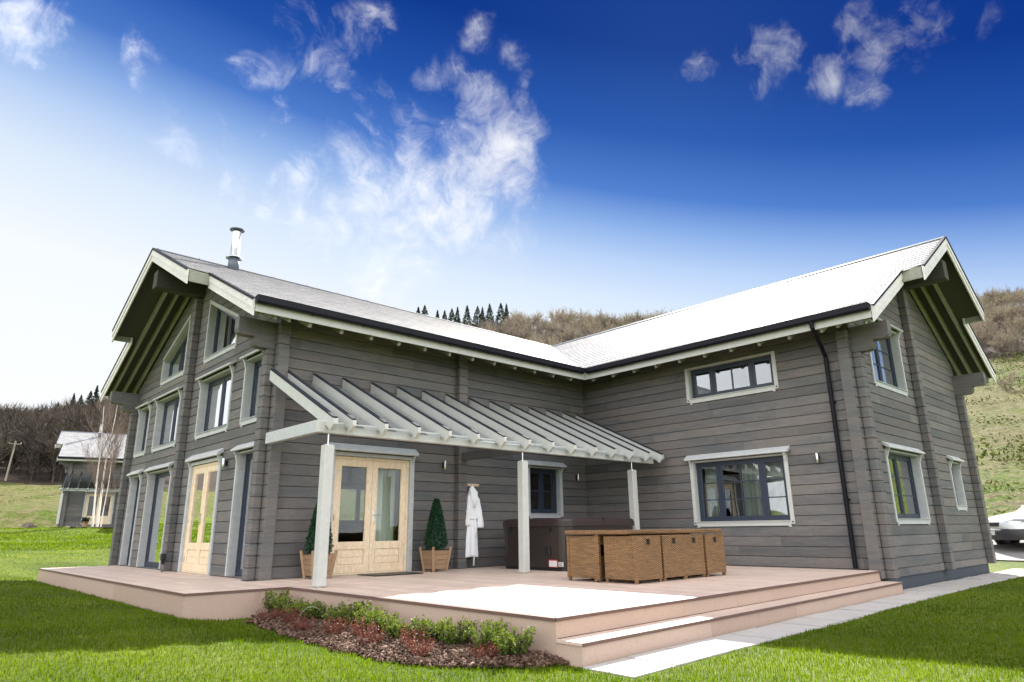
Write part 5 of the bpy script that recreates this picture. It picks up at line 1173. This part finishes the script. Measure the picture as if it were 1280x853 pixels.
# ------------------------------------------------------------------ parked car
def car(loc,rz):
    e=empty('parked_car',loc,0); tag(e,'white car parked on the driveway at the right edge, only its nose in view','car')
    # stations along x: nose at 0, tail at 4.4 ; (x, zbot, zbelt, halfwidth_bottom, halfwidth_belt)
    st=[(-.0,.42,.60,.52,.50),(.04,.33,.70,.70,.64),(.14,.27,.76,.80,.72),(.35,.24,.83,.86,.78),(.7,.24,.90,.88,.82),(1.05,.26,.965,.885,.84),(1.35,.26,1.0,.885,.85),(2.2,.25,1.02,.89,.86),(3.2,.25,1.03,.89,.86),(3.9,.27,1.02,.87,.84),(4.25,.32,.98,.80,.80),(4.36,.42,.86,.70,.70)]
    def ringp(s):
        x,zb,zt,wb,wt=s; h=zt-zb
        half=[(0,zb),(wb*.8,zb),(wb*.97,zb+h*.10),(wb,zb+h*.35),(wb*1.0,zb+h*.6),(wt*1.01,zb+h*.82),(wt*.93,zt-.03),(wt*.75,zt),(wt*.4,zt+.022),(0,zt+.03)]
        return [(x,y,z) for y,z in half]+[(x,-y,z) for y,z in half[-2:0:-1]]
    rings=[ringp(s) for s in st]; N=len(rings[0]); vs=[p for r in rings for p in r]
    fs=[(i*N+j,(i+1)*N+j,(i+1)*N+(j+1)%N,i*N+(j+1)%N) for i in range(len(rings)-1) for j in range(N)]+[tuple(range(N)),tuple(range(len(vs)-1,len(vs)-N-1,-1))]
    Mx=Matrix.Translation(Vector(loc))@Matrix.Rotation(rz,4,'Z')@Matrix.Scale(1.16,4); 
    def bld(m,name,mat,smooth=False,par=e):
        m.v=[tuple(Mx@Vector(p)) for p in m.v]; return m.build(name,mat,par,smooth)
    m=MB(); m.add(vs,fs); body=bld(m,'body','car_paint',True)
    # cabin
    cb=[(1.18,.98,.80),(1.95,1.44,.60),(2.4,1.50,.62),(3.2,1.49,.62),(3.95,1.30,.60),(4.22,1.0,.74)]
    m=MB(); vs=[]
    for x,z,w in cb: vs+=[(x,-.82,.98),(x,-w,z),(x,0,z+.02 if z>1.1 else z),(x,w,z),(x,.82,.98)]
    fs=[(i*5+j,i*5+j+1,(i+1)*5+j+1,(i+1)*5+j) for i in range(5) for j in range(4)]; m.add(vs,fs); bld(m,'cabin','car_paint',True,body)
    m=MB(); m.hexa([(1.24,-.72,1.02),(1.24,.72,1.02),(1.26,.70,1.01),(1.26,-.70,1.01),(1.90,-.56,1.425),(1.90,.56,1.425),(1.93,.55,1.42),(1.93,-.55,1.42)]); bld(m,'windscreen','navy_paint',False,body)
    for s in (-1,1):
        m=MB(); m.hexa([(1.5,s*.815,1.04),(3.9,s*.815,1.04),(3.9,s*.80,1.04),(1.5,s*.80,1.04),(2.0,s*.655,1.41),(3.7,s*.655,1.39),(3.7,s*.63,1.39),(2.0,s*.63,1.41)]); bld(m,'side_window','navy_paint',False,body)
        # lower bumper and sill strip
        # headlight
        m=MB(); P=[(.055,s*.40,.60),(.075,s*.56,.60),(.21,s*.745,.63),(.42,s*.835,.70),(.40,s*.815,.755),(.20,s*.72,.745),(.09,s*.55,.70),(.065,s*.40,.68)]
        Q=[(x-.035,y*1.02,z) for x,y,z in P]; n=len(P); m.add(Q+[(x+.06,y*.95,z) for x,y,z in P],[tuple(range(n)),tuple(range(2*n-1,n-1,-1))]+[(i,(i+1)%n,n+(i+1)%n,n+i) for i in range(n)])
        hl=bld(m,'headlight','lamp_lens',False,body); m=MB(); m.lathe([(.0,.0),(.065,.0),(.065,.02),(.03,.04)],0,0,14); m.v=[(.14+z_,s*.60+x_,.665+y_*.8) for x_,y_,z_ in m.v]; bld(m,'reflector','stainless',False,hl)
        for wx in (.80,3.45):
            m=MB(); prof=[(.19,-.09),(.27,-.10),(.315,-.07),(.32,.0),(.315,.07),(.27,.10),(.19,.09)]
            vs=[(wx+r_*math.cos(6.283*k/26),s*.80+d_,.32+r_*math.sin(6.283*k/26)) for r_,d_ in prof for k in range(26)]
            m.add(vs,[(i*26+k,i*26+(k+1)%26,(i+1)*26+(k+1)%26,(i+1)*26+k) for i in range(6) for k in range(26)]); w=bld(m,'wheel','tyre_rubber',True,e)
            m=MB(); vs=[(wx+r_*math.cos(6.283*k/20),s*(.80+d_),.32+r_*math.sin(6.283*k/20)) for r_,d_ in ((.20,.085),(.17,.05),(.05,.075),(.0,.08)) for k in range(20)]
            m.add(vs,[(i*20+k,i*20+(k+1)%20,(i+1)*20+(k+1)%20,(i+1)*20+k) for i in range(3) for k in range(20)]); bld(m,'rim','stainless',False,w)
            # dark wheel arch
            m=MB(); vs=[(wx+r_*math.cos(math.pi*k/16),s*.892,.30+r_*math.sin(math.pi*k/16)) for r_ in (.33,.385) for k in range(17)]; vs+=[(x_,y_-s*.02,z_) for x_,y_,z_ in vs]
            m.add(vs,[(k,k+1,18+k,17+k) for k in range(16)]+[(17+k,18+k,52+k,51+k) for k in range(16)]); bld(m,'wheel_arch','car_plastic',False,body)
    # bumper band wraps the nose
    path=[(.75,-.90),(.35,-.885),(.13,-.80),(.0,-.66),(-.05,-.45),(-.07,0),(-.05,.45),(.0,.66),(.13,.80),(.35,.885),(.75,.90)]
    m=MB(); n=len(path); vs=[(x,y,.24) for x,y in path]+[(x-.02,y*1.01,.34) for x,y in path]+[(x-.015,y*1.01,.50) for x,y in path]+[(x+.05,y*.95,.52) for x,y in path]
    m.add(vs,[(r*n+i,r*n+i+1,(r+1)*n+i+1,(r+1)*n+i) for r in range(3) for i in range(n-1)]); bld(m,'bumper','car_plastic',True,body)
    m=MB(); m.hexa([(-.012,-.36,.575),(-.012,.36,.575),(.05,.36,.575),(.05,-.36,.575),(.0,-.36,.675),(.0,.36,.675),(.05,.36,.675),(.05,-.36,.675)]); gr=bld(m,'grille','car_plastic',False,body)
    m=MB(); m.box(-.088,-.075,-.26,.26,.36,.47); bld(m,'number_plate','label_white',False,body)
    for s in (-1,1):
        m=MB(); m.box(1.45,1.62,min(s*.86,s*1.03),max(s*.86,s*1.03),1.0,1.13,0,.5,.03); bld(m,'wing_mirror','car_paint',False,body)
    m=MB(); m.box(1.50,1.505,-.89,-.905,.35,1.0); bld(m,'door_gap','car_plastic',False,body)
x,y=20.3,-5.75
car((x,y,zt_(x,y)+.03),R(-48))
# ------------------------------------------------------------------ sun, sky, view
SKX,SKY_=1.167,.70; SUNAZ=math.atan2(SKY_,SKX); SUNEL=math.atan(1/math.hypot(SKX,SKY_))
sd=Vector((math.cos(SUNAZ)*math.cos(SUNEL),math.sin(SUNAZ)*math.cos(SUNEL),math.sin(SUNEL)))
sl=bpy.data.lights.new('sun','SUN'); sl.energy=SUN_E; sl.angle=R(.53); sl.color=(1,.955,.88); so_=bpy.data.objects.new('sun',sl); COL.objects.link(so_); so_.rotation_euler=sd.to_track_quat('Z','Y').to_euler(); so_.location=(0,0,30)
W_=bpy.data.worlds.new('World'); SC.world=W_; t=NT(W_)
W_.use_nodes=True
sky=t.n('ShaderNodeTexSky',sky_type='NISHITA',sun_disc=False,sun_elevation=SUNEL,sun_rotation=math.pi/2-SUNAZ,air_density=1.0,dust_density=.6,ozone_density=2.5)
tc=t.n('ShaderNodeTexCoord'); g=tc.outputs['Generated']; nv=t.n('ShaderNodeVectorMath',operation='NORMALIZE',ins={0:g}).outputs[0]
sp=t.n('ShaderNodeSeparateXYZ',ins={0:nv}); zc=sp.outputs[2]
def dot(v): return t.n('ShaderNodeVectorMath',operation='DOT_PRODUCT',ins={0:nv,1:tuple(v)}).outputs['Value']
rd=dot(rgt); fd=dot(Vector((math.cos(y_),math.sin(y_),0)))
grad=t.math('ADD',zc,t.math('ADD',t.math('MULTIPLY',rd,.19),t.math('MULTIPLY',t.math('MULTIPLY',rd,rd),.06)))
base=t.ramp(grad,[(.0,(1.02,1.02,1.02)),(.25,(.93,.97,1.0)),(.355,(.72,.83,.97)),(.41,(.50,.65,.92)),(.455,(.27,.44,.80)),(.50,(.075,.20,.60)),(.57,(.015,.085,.40)),(.66,(.0,.03,.25)),(1.,(.0,.02,.18))])
base=t.mix(1.,base,(SKYK,SKYK,SKYK),'MULTIPLY'); 
for nd in t.t.nodes:
    if nd.type=='MIX': nd.clamp_factor=True; nd.clamp_result=False
CLG,CL0,CL1=3.3,.04,1.6
# clouds
def vadd(a,b): return t.n('ShaderNodeVectorMath',operation='ADD',ins={0:a,1:b}).outputs[0]
def warpv(v,scale,amp,det):
    w=t.n('ShaderNodeTexNoise',ins={'Vector':v,'Scale':scale,'Detail':det,'Roughness':.6}); d=t.n('ShaderNodeVectorMath',operation='SUBTRACT',ins={0:w.outputs['Color'],1:(.5,.5,.5)}).outputs[0]
    return vadd(v,t.n('ShaderNodeVectorMath',operation='SCALE',ins={0:d,'Scale':amp}).outputs[0])
nw=warpv(nv,9.,.13,6.); nf=warpv(warpv(nv,3.,.25,3.),14.,.06,4.)
nz=t.noise(nf,6.5,10,.60); nz2=t.noise(nf,22.,8,.62)
blobs=[(440,236,72,1.15),(515,228,60,1.05),(615,196,72,1.0),(560,262,52,.9),(420,290,48,.85),(480,270,60,.85),(655,165,40,.8),(500,170,48,.5),(640,235,50,.7),(548,98,40,.55),(580,135,38,.62),(598,42,26,.42),(645,75,24,.42),(655,108,22,.45),(365,38,44,.62),(450,45,42,.62),(345,90,46,.58),(405,80,46,.66),(300,75,30,.4),(470,135,40,.62),(500,145,30,.5),(348,158,24,.6),(180,74,26,.5),(14,30,44,.95),(342,262,28,.5),(300,240,50,.35),(940,86,40,.64),(890,98,30,.55),(975,72,30,.55),(845,105,26,.35),(1032,94,34,.85),(1105,72,52,.9),(1145,38,36,.6),(1080,18,34,.5),(1225,25,30,.45),(1250,60,24,.35),(700,270,50,.35),(250,180,70,.3),(480,330,90,.35),(620,300,80,.3)]
acc=None
for (u,v,rp,am) in blobs:
    d=RAYM(u,v).normalized(); k=math.hypot((u-640)/FPX,(v-426.5)/FPX); ar=rp/FPX/(1+k*k)**.75
    ds=t.n('ShaderNodeVectorMath',operation='DISTANCE',ins={0:nw,1:tuple(d)}).outputs['Value']
    b=t.math('MULTIPLY',t.n('ShaderNodeMapRange',interpolation_type='SMOOTHSTEP',ins={'Value':ds,'From Min':ar*1.7,'From Max':ar*.0,'To Min':0.,'To Max':1.}).outputs[0],am)
    acc=b if acc is None else t.math('SMOOTH_MAX',acc,b,.05)
nn=t.math('ADD',t.math('MULTIPLY',nz,1.0),t.math('MULTIPLY',nz2,.45))       # ~ .72 mean
dens=t.math('ADD',acc,t.math('MULTIPLY',t.math('SUBTRACT',nn,.74),CLG))
dens=t.math('MULTIPLY',dens,t.math('MINIMUM',t.math('MULTIPLY',acc,3.),1.))
dens=t.n('ShaderNodeMapRange',interpolation_type='SMOOTHSTEP',ins={'Value':dens,'From Min':CL0,'From Max':CL1}).outputs[0]
dark=t.math('ADD',.88,t.math('MULTIPLY',rd,-.55)); cl=t.math('MULTIPLY',dark,SKYK*1.12)
ccol=t.n('ShaderNodeCombineColor',ins={0:cl,1:t.math('MULTIPLY',cl,1.0),2:t.math('MULTIPLY',cl,1.03)}).outputs[0]
colr=t.mix(dens,base,ccol)
# unseen bright broken cloud added behind the viewer and overhead to fill the shade
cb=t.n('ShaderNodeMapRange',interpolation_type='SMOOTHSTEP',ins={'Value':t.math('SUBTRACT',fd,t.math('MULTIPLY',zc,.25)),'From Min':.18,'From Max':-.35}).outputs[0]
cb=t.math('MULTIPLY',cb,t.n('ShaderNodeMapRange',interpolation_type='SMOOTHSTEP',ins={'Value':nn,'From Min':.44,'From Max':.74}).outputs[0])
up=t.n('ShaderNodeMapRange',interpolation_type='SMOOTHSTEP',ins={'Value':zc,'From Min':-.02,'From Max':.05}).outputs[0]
colr=t.mix(cb,colr,(BACKFILL,BACKFILL*1.0,BACKFILL*1.02))
nis=t.mix(1.,sky.outputs[0],(.005,.011,.018),'MULTIPLY')
colr=t.mix(1.,colr,nis,'ADD')
for nd in t.t.nodes:
    if nd.type=='MIX': nd.clamp_result=False
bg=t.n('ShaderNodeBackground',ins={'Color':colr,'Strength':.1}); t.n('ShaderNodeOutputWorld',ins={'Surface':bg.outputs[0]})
W_.cycles.sampling_method='MANUAL'; W_.cycles.sample_map_resolution=1024
SC.render.engine='CYCLES'; SC.cycles.use_denoising=True; SC.cycles.max_bounces=7; SC.cycles.transparent_max_bounces=24; SC.cycles.diffuse_bounces=3; SC.cycles.glossy_bounces=4; SC.cycles.caustics_reflective=False; SC.cycles.caustics_refractive=False
SC.cycles.use_adaptive_sampling=True; SC.cycles.adaptive_threshold=.02
SC.view_settings.view_transform='Standard'; SC.view_settings.look='None'; SC.view_settings.gamma=1; SC.view_settings.exposure=EXPO
SC.render.film_transparent=False

# ------------------------------------------------------------------ haze over the valley
t=newmat('haze_air'); pv=t.n('ShaderNodeVolumePrincipled',ins={'Color':(.92,.94,1.,1),'Density':HAZE,'Anisotropy':.25}); t.n('ShaderNodeOutputMaterial',ins={'Volume':pv.outputs[0]})
if HAZE>0:
    m=MB(); m.box(-950,950,-950,950,-3,75); hz=m.build('haze','haze_air'); tag(hz,kind='stuff'); hz.location=(CX,CY,0)
